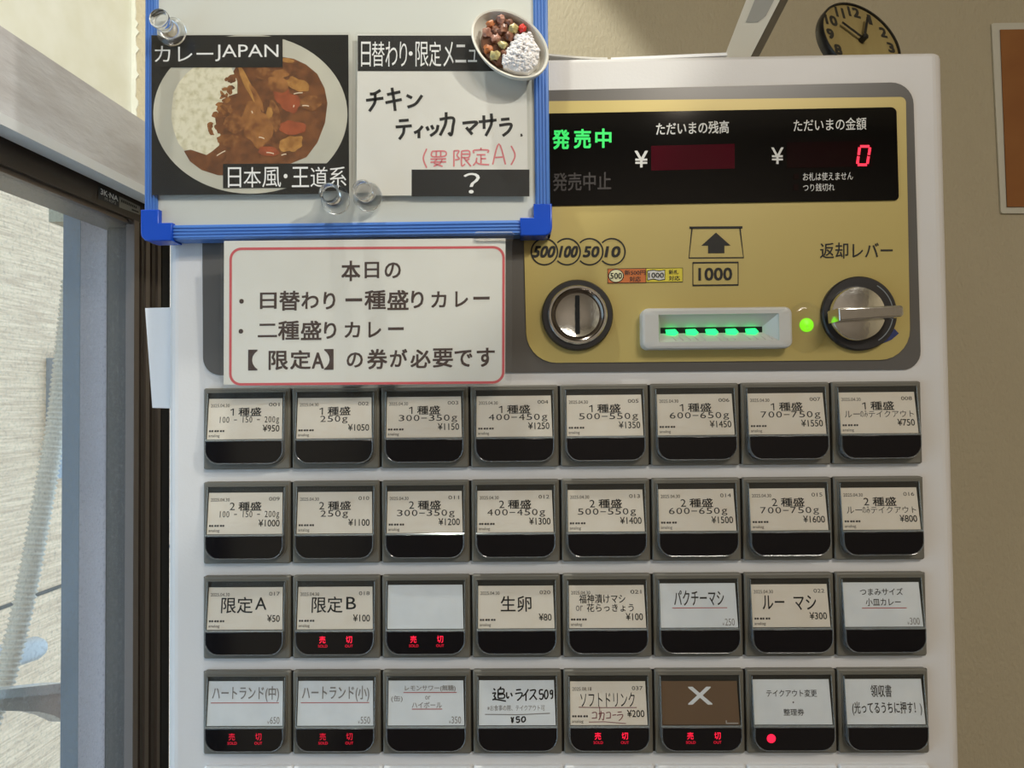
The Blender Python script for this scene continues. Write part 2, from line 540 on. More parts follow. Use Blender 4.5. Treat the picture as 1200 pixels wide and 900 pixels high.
# ragged strip of filler in the corner above the beam
mb = MB(); random.seed(4)
z = zb_top - 0.005; pts = []
while z < 1.95:
    pts.append((0.0055 + 0.004 * noise.noise(Vector((z * 45, 3, 0))) + (0.004 if random.random() < .2 else 0), z)); z += 0.006
xc = wl(0, -0.082, 0).x
mb.prism([(xc - 0.002, pts[0][1])] + [(xc + a, zz) for a, zz in pts] + [(xc - 0.002, pts[-1][1])], YB - 0.002, YB + 0.001, 'wall_gloss')
struct(mb.build('trim_2'))

# ------------------------------------------------------------------ the window
win = MB()
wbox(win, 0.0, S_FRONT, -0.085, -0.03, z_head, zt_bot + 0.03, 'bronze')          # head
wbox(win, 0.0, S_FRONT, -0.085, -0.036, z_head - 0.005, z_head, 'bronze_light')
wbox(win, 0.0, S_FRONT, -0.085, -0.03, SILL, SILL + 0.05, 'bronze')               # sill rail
wbox(win, S_FRONT - 0.06, S_FRONT, -0.085, -0.03, SILL, z_head, 'bronze')
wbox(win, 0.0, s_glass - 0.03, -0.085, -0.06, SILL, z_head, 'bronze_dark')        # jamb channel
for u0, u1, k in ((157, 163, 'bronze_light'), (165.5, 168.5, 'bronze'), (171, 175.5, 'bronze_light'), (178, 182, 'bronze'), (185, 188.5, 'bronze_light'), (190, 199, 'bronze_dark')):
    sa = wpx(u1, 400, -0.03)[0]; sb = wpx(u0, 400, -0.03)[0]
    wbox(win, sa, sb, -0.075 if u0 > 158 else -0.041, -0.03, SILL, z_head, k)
s1 = wpx(157, 400, -0.035)[0]
fil = []
for i in range(7):                                                               # rounded inner corner of the sash
    a = R_(90 * i / 6); r = 0.022
    fil.append((s1 + r - r * math.sin(a), z_head - r + r * math.cos(a)))
fil = [(s1 - 0.001, z_head), ] + fil
win.loft([[wl(s_, -0.032, z_) for s_, z_ in fil], [wl(s_, -0.042, z_) for s_, z_ in fil]], 'bronze')
win = struct(win.build('window_1'))
mb = MB(); wbox(mb, s_glass - 0.02, S_FRONT - 0.05, -0.043, -0.040, SILL + 0.04, z_head + 0.01, 'glass')
mb.build('glass_pane', win)


def wquad(c, n):
    return Quad(*[wl(*(lambda sz: (sz[0], n, sz[1]))(wpx(u, v, n))) for u, v in c])


mb = MB()
q = wquad(((115, 218), (139, 229.5), (139, 242), (115, 233)), -0.0295); patch(mb, q, 'label_dark', off=0.0002)
text(mb, q, '3K·NA', 'ink_white', 0.1, 0.10, 0.95, 0.56, 0.0005, 0.02); text(mb, q, 'M·40P2', 'ink_pale', 0.3, 0.66, 0.85, 0.92, 0.0005)
q2 = wquad(((139.5, 230), (164, 242), (164, 252), (139.5, 243)), -0.0295); patch(mb, q2, 'label_silver', off=0.0002)
for i in range(9): patch(mb, q2, 'ink_dark', 0.08 + 0.085 * i, 0.2, 0.14 + 0.085 * i, 0.45, 0.0005)
patch(mb, q2, 'ink_dark', 0.58, 0.66, 0.92, 0.84, 0.0005)
mb.build('maker_sticker', win)

# ------------------------------------------------------------------ outside the window
n_out = -0.75
mb = MB(); wbox(mb, -6, 0.62, n_out - 0.1, n_out, -0.4, 3.0, 'outside_wall')
_, zs = wpx(40, 698, n_out)
wbox(mb, -6, 0.62, n_out - 0.01, n_out + 0.003, zs - 0.004, zs + 0.004, 'outside_seam')
struct(mb.build('wall_outside'))
mb = MB(); wbox(mb, -6, 5, n_out - 0.2, -0.17, -0.5, -0.4, 'floor_tile'); struct(mb.build('floor_outside'))

n_sh = -0.14
post = MB()
for u0, u1, k, dn in ((94, 126, 'shutter_pink', 0), (126, 140, 'shutter_dark', 0.002), (140, 152, 'shutter_pink', 0), (152, 185, 'shutter_grey', 0.002)):
    sa = wpx(u1, 400, n_sh)[0]; sb = wpx(u0, 400, n_sh)[0]
    wbox(post, sa, sb, n_sh - 0.02, n_sh + dn, SILL - 0.2, 1.75, k)
sb = wpx(94, 400, n_sh)[0]
wbox(post, sb, sb + 0.0012, n_sh - 0.024, n_sh, SILL - 0.2, 1.75, 'shutter_dark')
tag(post.build('shutter_post'), 'grey and pinkish ribbed metal shutter post standing just outside the window', 'shutter post')


def out(u, v, n):
    s_, z_ = wpx(u, v, n); return wl(s_, n, z_)


n_h = -0.30
path = [out(*p, n_h) for p in ((84, 330), (80, 375), (74, 430), (67, 490), (57, 550), (48, 600), (38, 655), (28, 705), (15, 760), (4, 800), (-14, 850), (-30, 900))]
dense = []
for i in range(len(path) - 1):
    p0, p1, p2, p3 = path[max(0, i - 1)], path[i], path[i + 1], path[min(len(path) - 1, i + 2)]
    for j in range(40):
        t = j / 40
        dense.append(0.5 * ((2 * p1) + (p2 - p0) * t + (2 * p0 - 5 * p1 + 4 * p2 - p3) * t * t + (3 * p1 - p0 - 3 * p2 + p3) * t ** 3))
acc = 0; rad = []
for i, p in enumerate(dense):
    if i: acc += (p - dense[i - 1]).length
    rad.append(0.0142 + 0.0019 * math.sin(acc / 0.0078 * 2 * math.pi))
tag(MB().tube(dense, 0.01, 'hose_grey', 14, rad).build('drain_hose'), 'pale ribbed flexible hose curving down outside the window', 'hose')

br = thing('metal_bracket', 'shiny steel bracket arm fixed to the shutter post at lower left', 'bracket', out(78, 830, -0.2))
pA = [out(u, v, -0.19) for u, v in ((-30, 812), (78, 800), (78, 812), (-30, 822))]
pB = [p - WN * 0.03 for p in pA]
MB().loft([pA, pB], 'steel').build('rail', br)
pA = [out(u, v, -0.192) for u, v in ((-30, 822), (78, 811), (79, 846), (62, 838), (45, 834), (-30, 832))]
MB().loft([pA, [p - WN * 0.026 for p in pA]], 'pipe_grey').build('web', br)
MB().lathe([(0.004, 0), (0.004, 0.004), (0.0025, 0.006)], out(75, 780, -0.186), 'steel', 16, WN).build('screw', br)
pv = [out(u, v, -0.42) for u, v in ((-70, 790), (-20, 776), (20, 766), (40, 760), (46, 759))]
tag(MB().tube(pv, 0.02, 'pipe_grey', 20, [0.021, 0.021, 0.021, 0.0205, 0.016]).build('pipe_end'), 'rounded grey pipe end poking out behind the ribbed hose', 'pipe')
mb = MB(); a0 = wpx(54, 440, n_out); a1 = wpx(76, 440, n_out)
wbox(mb, a1[0], a0[0], n_out - 0.004, n_out + 0.03, wpx(60, 560, n_out)[1], wpx(60, 420, n_out)[1], 'shutter_grey')
tag(mb.build('junction_box'), 'small grey box on the outside wall behind the hose', 'box')

# ------------------------------------------------------------------ the ticket machine
FY = 0.004                                       # face of the cabinet; button bezels end at Y = 0
P_ = 0.065; Q_ = 0.0682195; BH = 0.0593013
XL = W(193, 600, FY).x; XR = (W(1121, 600, FY).x + W(1118.5, 420, FY).x) / 2
ZT = W(1050, 61.6, FY).z
machine = thing('ticket_machine', 'tall white meal ticket vending machine with four visible rows of labelled buttons', 'ticket machine', ((XL + XR) / 2, 0.15, 0))

# cabinet: outline in plan, rounded front edges
pl = []
rv = 0.010
for (x, y, sx, sy, a0, r) in ((XL, FY, 1, 1, 180, rv), (XR, FY, -1, 1, 270, rv), (XR, 0.31, -1, -1, 0, 0.004), (XL, 0.31, 1, -1, 90, 0.004)):
    for i in range(7):
        a = R_(a0 + 90 * i / 6); pl.append((x + sx * r + r * math.cos(a), y + sy * r + r * math.sin(a)))
rt = 0.003
rings = [[(x, y, 0.0) for x, y in pl], [(x, y, ZT - rt) for x, y in pl]]
for t in (0.35, 0.7, 1.0):
    a = t * math.pi / 2
    rings.append([(x, y, ZT - rt + rt * math.sin(a)) for x, y in inset(pl, rt * (1 - math.cos(a)))])
MB().loft(rings, 'machine_white').build('cabinet', machine, 50)


def qprism(px, y0, y1, k, r, name=None, parent=None, bev=0.0, mb=None, n=7):
    """rounded slab whose corner pixels (tl, tr, br, bl) are given; r in metres per corner (bl, br, tr, tl)"""
    tl, tr, b_r, bl = [W(u, v, y0) for u, v in px]
    wd = (tr - tl).length; hh = (bl - tl).length
    q = Quad(tl, tr, b_r, bl)
    pts = [(q.at(x / wd, 1 - z / hh)) for x, z in rrect(0, 0, wd, hh, r, n)]
    mb = mb or MB(); mb.prism([(p.x, p.z) for p in pts], y0, y1, k, bev)
    return mb.build(name, parent) if name else mb


qprism(((236, 115), (1070, 96), (1079.5, 433), (238, 440)), FY - 0.001, FY + 0.002, 'panel_grey', (0.013, 0.013, 0.016, 0.016), 'panel_surround', machine)
# the gold faceplate with its printing
YG = FY - 0.002
g = qprism(((610, 119), (1061.5, 113.5), (1067, 421.5), (617.5, 425.5)), YG, FY + 0.001, 'gold', (0.022, 0.022, 0.004, 0.004))
YT = YG - 0.0002
for i, (u, s_) in enumerate(((638, '500'), (664.5, '100'), (691, '50'), (717, '10'))):
    q = PQ(u - 16, 279, u + 16, 311, YT)
    vis = (0, 360) if i == 0 else (-137, 137)
    ring(g, q, 0.5, 0.5, 0.0096, 0.0011, 'ink_black', 0.0001, 36, *vis)
    text(g, q, s_, 'ink_black', *({'500': (0.12, 0.30, 0.88, 0.70), '100': (0.25, 0.30, 0.88, 0.70), '50': (0.30, 0.31, 0.84, 0.69), '10': (0.28, 0.31, 0.80, 0.69)}[s_]), off=0.0001, bold=0.045, shear=0.14)
q = PQ(806, 265, 872, 303.5, YT, -0.006)
stroke(g, q, ((0.03, 0.05), (0.97, 0.05)), 0.0018, 'ink_black', 0.0001)
stroke(g, q, ((0.075, 0.06), (0.02, 0.97), (0.99, 0.97), (0.925, 0.06)), 0.001, 'ink_black', 0.0001)
poly(g, q, ((0.50, 0.20), (0.76, 0.60), (0.65, 0.60), (0.65, 0.83), (0.36, 0.83), (0.36, 0.60), (0.24, 0.60)), 'ink_black', 0.0001)
q = PQ(812, 308, 865, 334.5, YT, -0.01)
stroke(g, q, ((0, 0), (1, 0), (1, 1), (0, 1)), 0.0013, 'ink_black', 0.0001, closed=True)
text(g, q, '1000', 'ink_black', 0.13, 0.24, 0.86, 0.78, 0.0001, 0.03)
text(g, PQ(961, 284.5, 1046, 303, YT, -0.004), '返却レバー', 'ink_black', off=0.0001, bold=0.008)
face = g.build('faceplate', machine)

st = MB(); q = PQ(712, 315, 757, 332, YG - 0.0001, -0.012); patch(st, q, 'ink_black', -0.005, -0.015, 1.005, 1.02, 0.0001); patch(st, q, 'sticker_orange', 0.01, 0.03, 0.99, 0.97, 0.0002)
poly(st, q, ell(0.22, 0.5, 0.205, 0.46), 'ink_black', 0.0003); poly(st, q, ell(0.22, 0.5, 0.18, 0.41), 'sticker_cream', 0.0004)
text(st, q, '500', 'ink_black', 0.07, 0.3, 0.37, 0.7, 0.0006, 0.02)
text(st, q, '新500円', 'ink_dark', 0.44, 0.12, 0.98, 0.45, 0.0004, 0.01); text(st, q, '対応', 'ink_dark', 0.57, 0.56, 0.86, 0.92, 0.0004, 0.01)
st.build('coin_sticker', face)
st = MB(); q = PQ(757, 314.5, 800, 331, YG - 0.0001, -0.012); patch(st, q, 'ink_black', -0.005, -0.015, 1.005, 1.02, 0.0001); patch(st, q, 'sticker_yellow', 0.01, 0.03, 0.99, 0.97, 0.0002)
poly(st, q, ((0.03, 0.16), (0.2, 0.1), (0.35, 0.18), (0.52, 0.12), (0.52, 0.84), (0.35, 0.9), (0.2, 0.8), (0.03, 0.88)), 'ink_black', 0.0003)
poly(st, q, ((0.05, 0.22), (0.2, 0.16), (0.35, 0.24), (0.50, 0.18), (0.50, 0.78), (0.35, 0.84), (0.2, 0.74), (0.05, 0.82)), 'paper_white', 0.0004)
text(st, q, '1000', 'ink_black', 0.07, 0.33, 0.48, 0.68, 0.0006, 0.02)
text(st, q, '新札', 'ink_dark', 0.62, 0.12, 0.88, 0.45, 0.0004, 0.01); text(st, q, '対応', 'ink_dark', 0.62, 0.56, 0.92, 0.90, 0.0004, 0.01)
st.build('banknote_sticker', face)

# the black display
YD = FY - 0.003
dp = qprism(((612, 133.5), (1050.5, 125.5), (1053.5, 234.5), (614, 241.5)), YD, FY, 'display_black', (0.003, 0.003, 0.004, 0.002))
YT = YD - 0.0001
text(dp, PQ(769, 144, 854, 158.5, YT, -0.03), 'ただいまの残高', 'legend_white', off=0.0001, bold=0.014)
text(dp, PQ(930, 140, 1015, 154.5, YT, -0.03), 'ただいまの金額', 'legend_white', off=0.0001, bold=0.006)
text(dp, PQ(744, 177, 759, 196, YT), '¥', 'legend_white', off=0.0001, bold=0.016)
text(dp, PQ(904, 173, 918, 192, YT), '¥', 'legend_white', off=0.0001, bold=0.01)
text(dp, PQ(941, 202.5, 999.5, 212, YT, -0.02), 'お札は使えません', 'legend_white', off=0.0001)
text(dp, PQ(941, 215.5, 978, 224.5, YT, -0.02), 'つり銭切れ', 'legend_white', off=0.0001)
patch(dp, PQ(930, 204, 936, 210, YT), 'led_window_dim'); patch(dp, PQ(930, 216, 936, 223, YT), 'led_window_dim')
text(dp, PQ(648, 203, 716, 224, YT, -0.02), '発売中止', 'legend_dim', off=0.0001, bold=0.012)
disp = dp.build('display_window', machine)
mb = MB()
for i, s_ in enumerate('発売中'):
    text(mb, PQ(648 + i * 25, 152.5 - 0.6 * i, 648 + i * 25 + (19 if i < 2 else 18), 174.5 - 0.8 * i, YT), s_, 'lit_green', off=0.0002, bold=0.026)
mb.build('on_sale_sign', disp)
mb = MB(); patch(mb, PQ(763, 171, 861, 200, YT, -0.025), 'led_window', off=0.0001); mb.build('balance_readout', disp)
mb = MB(); patch(mb, PQ(922, 167, 1022, 197, YT, -0.02), 'led_window_dim', off=0.0001)
q = PQ(1003, 170.5, 1020, 194.5, YT)
for a in (((0.28, 0.05), (0.92, 0.05)), ((0.24, 0.10), (0.18, 0.47)), ((0.96, 0.10), (0.88, 0.47)), ((0.16, 0.53), (0.09, 0.90)), ((0.86, 0.53), (0.78, 0.90)), ((0.11, 0.95), (0.75, 0.95))):
    stroke(mb, q, a, 0.0019, 'lit_red', 0.0003)
mb.build('amount_readout', disp)


def disc(u, v, r, Y):                             # centre on the machine of a round fitting seen at that pixel
    return W(u, v, Y)


# coin slot
c = W(676.5, 369.5, FY - 0.004); c.y = FY - 0.002
cs = MB(); cs.lathe([(0.0258, 0), (0.0258, 0.0035), (0.0248, 0.005), (0.0212, 0.005), (0.0212, 0.002)], c, 'ring_black', 56, cap1=False)
cs = cs.build('coin_slot', machine)
mb = MB(); mb.lathe([(0.0214, 0.001), (0.0214, 0.0062), (0.0206, 0.0072), (0.0192, 0.0072)], c, 'chrome', 56, cap0=False, cap1=False)
mb.lathe([(0.0192, 0.0072), (0.0186, 0.005), (0.0166, 0.0035)], c, 'chrome_dark', 56, cap0=False, cap1=False)
mb.lathe([(0.0168, 0.0035), (0.0158, 0.0046), (0.012, 0.0036), (0.006, 0.003), (0.0004, 0.0028)], c, 'chrome', 56, cap0=False)
mb.build('chrome_cup', cs)
mb = MB(); mb.prism(rrect(c.x - 0.0015, c.z - 0.0135, c.x + 0.0016, c.z + 0.0140, 0.0006, 2), c.y - 0.0050, c.y - 0.002, 'slot_black'); mb.build('slit', cs)

# banknote slot: bezel with a funnel
YB_ = FY - 0.0125
mb = MB()
tl, tr, b_r, bl = W(752, 361, YB_), W(928.5, 359, YB_), W(930, 407.5, YB_), W(753, 409.5, YB_)
x0, x1, z0, z1 = (tl.x + bl.x) / 2, (tr.x + b_r.x) / 2, (bl.z + b_r.z) / 2, (tl.z + tr.z) / 2
outer = rrect(x0, z0, x1, z1, 0.005, 7)
ix0, ix1 = W(772, 385, YB_).x, W(913, 385, YB_).x; iz1, iz0 = W(840, 368, YB_).z, W(840, 400, YB_).z
hole = rrect(ix0, iz0, ix1, iz1, 0.0006, 7); mid = rrect(ix0 + .003, iz0 + .007, ix1 - .009, iz1 - .0085, 0.0003, 7)
o_in = inset(outer, 0.0022)
mb.loft([[(x, FY, z) for x, z in outer], [(x, YB_ + 0.002, z) for x, z in outer], [(x, YB_ + 0.0006, z) for x, z in inset(outer, 0.0007)], [(x, YB_, z) for x, z in o_in],
         [(x, YB_, z) for x, z in hole], [(x, YB_ + 0.001, z) for x, z in inset(hole, 0.0003)], [(x, YB_ + 0.0095, z) for x, z in mid]], 'bill_white', False, False)
bs = mb.build('banknote_slot', machine)
mb = MB(); mx0, mx1, mz0, mz1 = ix0 + .003, ix1 - .009, iz0 + .007, iz1 - .0085
mb.box((mx0 - .0005, YB_ + 0.0093, mz0 - .0005), (mx1 + .0005, YB_ + 0.0103, mz1 + .0005), 'slot_black'); mb.build('note_gap', bs)
for i in range(5):
    lx = mx0 + 0.0035 + i * (mx1 - mx0 - 0.012) / 4.25
    mb = MB(); zc = (mz0 + mz1) / 2 - 0.0015
    mb.prism([(lx, zc + 0.0020), (lx + 0.0066, zc + 0.0022), (lx + 0.0090, zc - 0.0004), (lx + 0.0062, zc - 0.0026), (lx + 0.0006, zc - 0.0016)], YB_ + 0.0068, YB_ + 0.0094, 'lit_green_strong')
    mb.build('green_lamp', bs)
mb = MB()
for i in range(14):                                # ribs on the lower lip of the funnel
    if i in (5, 9): continue
    lx = mx0 + 0.006 + i * 0.0053
    a = Vector((lx, YB_ + 0.0085, mz0 - 0.0012)); b = Vector((lx + 0.0035, YB_ + 0.0018, iz0 + 0.0012))
    mb.tube([a, b], 0.00035, 'bill_white', 6)
mb.build('guide_ribs', bs)

# lamp under a bubbled clear patch
c = W(945, 381, YG); lm_ = MB(); lm_.lathe([(0.0050, -0.001), (0.0050, 0.0006), (0.0034, 0.0016), (0.0005, 0.002)], c, 'lit_lime', 24)
lm_ = lm_.build('ready_lamp', machine)
mb = MB(); cc = W(944, 384, YG); rings = []
for rr, hh in ((0.0185, 0.0004), (0.0165, 0.0020), (0.0135, 0.0030), (0.009, 0.0034), (0.004, 0.0036), (0.0006, 0.0036)):
    rings.append([cc + Vector((rr * 0.82 * math.cos(t * math.pi / 16), -hh * (1 + 0.35 * noise.noise(Vector((math.cos(t * math.pi / 16) * 2, math.sin(t * math.pi / 16) * 2, rr * 300)))), rr * math.sin(t * math.pi / 16))) for t in range(32)])
mb.loft(rings, 'clear_film', False, True); mb.build('clear_patch', lm_)

# return lever
c = W(1006.5, 367.5, FY - 0.004); c.y = FY - 0.002
rl = MB(); rl.lathe([(0.0268, 0), (0.0268, 0.003), (0.0258, 0.0042), (0.0195, 0.0042)], c, 'ring_black', 56)
q = Quad(c + Vector((-.03, -.0042, .03)), c + Vector((.03, -.0042, .03)), c + Vector((.03, -.0042, -.03)), c + Vector((-.03, -.0042, -.03)))
ring(rl, q, 0.5, 0.5, 0.0232, 0.0007, 'silver_line', 0.0002, 30, -58, 58)
rl = rl.build('return_lever', machine)
mb = MB(); q = Quad(*[W(u, v, YG - 0.0004) for u, v in ((1020, 370), (1060, 370), (1060, 410), (1020, 410))])
poly(mb, q, ((0.65, 0.35), (0.72, 0.40), (0.83, 0.52), (0.62, 0.70), (0.28, 0.84), (0.45, 0.70)), 'arrow_blue', 0.0002)
mb.build('blue_arrow', face)
mb = MB(); ck = W(1005.5, 367.5, FY - 0.010); ck.y = c.y - 0.003
mb.lathe([(0.0196, 0), (0.0196, 0.005), (0.0186, 0.0066), (0.012, 0.0076), (0.0005, 0.0080)], ck, 'chrome', 56); knob = mb.build('knob', rl)
yh = ck.y - 0.024
pts = [W(u, v, yh) for u, v in ((983, 361), (1056.5, 357.5), (1059, 360), (1059.5, 368), (1057, 371), (984, 376))]
mb = MB(); mb.prism([(p.x, p.z) for p in pts], yh, ck.y - 0.006, 'chrome', 0.0012); mb.build('handle', knob)

# --- buttons
def button(r, col):
    x = col * P_; zt = H0 - r * Q_
    bz = MB(); w2 = P_ - 0.0012
    pts = rrect(x + 0.0003, zt - BH, x + w2, zt, 0.0016, 3)
    bz.prism(pts, 0.0, FY + 0.001, 'bezel', 0.0011)
    bz.prism([(x - 0.0003, zt - BH + 0.0008), (x + P_ - 0.0003, zt - BH + 0.0008), (x + P_ - 0.0003, zt - 0.0008), (x - 0.0003, zt - 0.0008)], 0.0022, FY + 0.001, 'slot_black')
    # raised rim around the cover
    rim = rrect(x + 0.0028, zt - 0.0565, x + 0.0615, zt - 0.0026, (0.0105, 0.0105, 0.001, 0.001), 5)
    rin = inset(rim, 0.0011)
    bz.loft([[(a, 0.0, b) for a, b in rim], [(a, -0.0009, b) for a, b in inset(rim, 0.0002)], [(a, -0.0009, b) for a, b in inset(rin, -0.0002)], [(a, -0.0002, b) for a, b in rin]], 'bezel', False, False)
    bz.prism(inset(rim, 0.0010), -0.0004, 0.001, 'bezel_dark')
    b = bz.build('ticket_button', machine)
    b_x0, b_x1 = x + 0.0042, x + 0.0601
    y_top, y_mid, y_bot = -0.0016, -0.0050, -0.0064
    # label card behind the cover
    lt = zt - (0.0078 if CARD[r][col][0] != 'card_white' else 0.0068); lb = zt - 0.0371
    q = Quad((b_x0 + 0.0007, y_top + 0.0007, lt), (b_x1 - 0.0016, y_top + 0.0007, lt), (b_x1 - 0.0008, y_mid + 0.0008, lb), (b_x0 + 0.0005, y_mid + 0.0008, lb))
    mb = MB()
    q0 = [p.copy() for p in q.p]
    mb.loft([[q0[3], q0[2], q0[1], q0[0]], [p + Vector((0, 0.0004, 0)) for p in (q0[3], q0[2], q0[1], q0[0])]], CARD[r][col][0])
    CARD[r][col][1](mb, q)
    mb.build('label_card', b)
    # clear cover over the card
    mb = MB()
    T = lambda y, xa, xb, z: [(xa, y, z), (xb, y, z)]
    mb.add(T(-0.0004, b_x0, b_x1, zt - 0.0036) + T(y_top, b_x0, b_x1, zt - 0.0044) + T(y_mid - 0.0002, b_x0 - 0.0002, b_x1 + 0.0002, zt - 0.0374),
           [(0, 1, 3, 2), (2, 3, 5, 4)], 'clear_cover')
    for xx in (b_x0, b_x1):
        sg = -1 if xx == b_x0 else 1
        mb.add([(xx, y_top, zt - 0.0044), (xx, y_mid - 0.0002, zt - 0.0374), (xx + sg * 0.0006, 0, zt - 0.0374), (xx + sg * 0.0006, 0, zt - 0.0040)], [(0, 1, 2, 3)], 'clear_rim')
        mb.tube([(xx, y_top, zt - 0.0040), (xx + sg * 0.0002, y_mid, zt - 0.0374)], 0.00035, 'clear_rim', 6)
    mb.tube([(b_x0 - 0.0003, y_mid - 0.0002, zt - 0.0378), (b_x1 + 0.0003, y_mid - 0.0002, zt - 0.0378)], 0.0006, 'clear_rim', 6)
    lo = rrect(b_x0 - 0.0006, zt - 0.0551, b_x1 + 0.0006, zt - 0.0376, (0.0102, 0.0102, 0.0, 0.0), 8)
    lo_i = inset(lo, 0.0009)
    mb.loft([[(a, -0.0005, b_) for a, b_ in lo], [(a, y_bot + 0.0012, b_) for a, b_ in lo], [(a, y_bot, b_) for a, b_ in inset(lo, 0.0005)], [(a, y_bot + 0.0002, b_) for a, b_ in lo_i]], 'clear_rim', False, False)
    mb.build('clear_cover', b)
    lo2 = inset(lo, 0.0008)
    mb = MB(); mb.prism(lo2, y_bot + 0.0002, -0.0004, 'lamp_black', 0.0004)
    mb.build('lamp_window', b)
    lq = Quad((b_x0, y_bot, zt - 0.0385), (b_x1, y_bot, zt - 0.0385), (b_x1, y_bot, zt - 0.0545), (b_x0, y_bot, zt - 0.0545))
    if (r, col) in SOLD:
        mb = MB()
        kb = 'lit_red_soft' if (r, col) in ((3, 0), (3, 1)) else 'lit_red'
        text(mb, lq, '売', kb, 0.31, 0.17, 0.39, 0.48, 0.0001); text(mb, lq, 'SOLD', 'lit_red_soft', 0.295, 0.55, 0.415, 0.67, 0.0001)
        text(mb, lq, '切', kb, 0.65, 0.17, 0.73, 0.48, 0.0001); text(mb, lq, 'OUT', 'lit_red_soft', 0.64, 0.55, 0.74, 0.67, 0.0001)
        mb.build('sold_out_sign', b)
    if (r, col) == (3, 6):
        mb = MB(); poly(mb, lq, ell(0.2, 0.45, 0.055, 0.055 * lq.w / lq.h), 'lit_red', 0.0001); mb.build('round_lamp', b)


SOLD = {(2, 1), (2, 2), (3, 0), (3, 1), (3, 4), (3, 5)}


def slip(no, price, date='2025.04.30', p0=0.70):
    def f(mb, q):
        text(mb, q, date, 'ink_dark', 0.03, 0.13, 0.285, 0.21, 0.0001)
        text(mb, q, no, 'ink_dark', 0.82, 0.11, 0.962, 0.20, 0.0001, 0.005)
        text(mb, q, price, 'ink_black', 0.97 - 0.057 * len(price), 0.655, 0.965, 0.82, 0.0001, 0.009)
        for i in range(6):
            patch(mb, q, 'ink_dark', 0.025 + 0.031 * i + 0.012 * (i // 2), 0.775, 0.049 + 0.031 * i + 0.012 * (i // 2), 0.82, 0.0001)
        for i in range(2):
            patch(mb, q, 'ink_dark', 0.094 + i * 0.074, 0.79, 0.099 + i * 0.074, 0.81, 0.0001)
        text(mb, q, 'analog', 'ink_dark', 0.022, 0.875, 0.168, 0.965, 0.0001)
    return f


def curry(no, n, line, price, span):
    def f(mb, q):
        slip(no, price)(mb, q)
        if n == '1':
            stroke(mb, q, ((0.338, 0.245), (0.338, 0.42)), 0.0008, 'ink_black', 0.0001); stroke(mb, q, ((0.30, 0.285), (0.34, 0.255)), 0.0007, 'ink_black', 0.00012)
        else: text(mb, q, n, 'ink_black', 0.29, 0.24, 0.36, 0.42, 0.0001, 0.004)
        text(mb, q, '種盛', 'ink_black', 0.41, 0.225, 0.715, 0.435, 0.0001, 0.016)
        if line == 'T':
            text(mb, q, 'ルー', 'ink_dark', 0.06, 0.45, 0.26, 0.61, 0.0001, 0.004); text(mb, q, 'のみ', 'ink_dark', 0.265, 0.45, 0.365, 0.61, 0.0001)
            text(mb, q, 'テイクアウト', 'ink_dark', 0.375, 0.45, 0.965, 0.61, 0.0001, 0.004)
        else:
            a0, a1 = span
            cells = len(line)
            for i, ch in enumerate(line):
                if ch == ' ': continue
                wch = (a1 - a0) / cells
                ca = a0 + wch * (i + 0.5); hw = wch * 0.38
                if ch == '-': patch(mb, q, 'ink_dark', ca - hw, 0.515, ca + hw, 0.535, 0.0001)
                elif ch == '1': text(mb, q, ch, 'ink_dark', ca - hw * 0.26, 0.445, ca + hw * 0.26, 0.595, 0.0001)
                elif ch == 'g': text(mb, q, ch, 'ink_dark', ca - hw, 0.48, ca + hw, 0.635, 0.0001)
                else: text(mb, q, ch, 'ink_dark', ca - hw, 0.445, ca + hw, 0.595, 0.0001)
    return f


def yen(mb, q, s_):
    text(mb, q, '¥', 'ink_grey', 0.80, 0.89, 0.825, 0.955, 0.0001); text(mb, q, s_, 'ink_grey', 0.835, 0.80, 0.96, 0.955, 0.0001)


def rule(mb, q, a0, a1, b, k='ink_red', b2=None):
    stroke(mb, q, ((a0, b), (a1, b if b2 is None else b2)), 0.0006, k, 0.0001)


def c_(card, *items, base=None, price=None):
    """card maker: items are (text, a0, b0, a1, b1[, ink]) or ('_', a0, a1, b)"""
    def f(mb, q):
        if base: base(mb, q)
        for it in items:
            if it[0] == '_': rule(mb, q, it[1], it[2], it[3], *(it[4:5]))
            else: text(mb, q, it[0], it[5] if len(it) > 5 else 'ink_black', *it[1:5], off=0.0001, bold=0.007)
        if price: yen(mb, q, price)
    return (card, f)


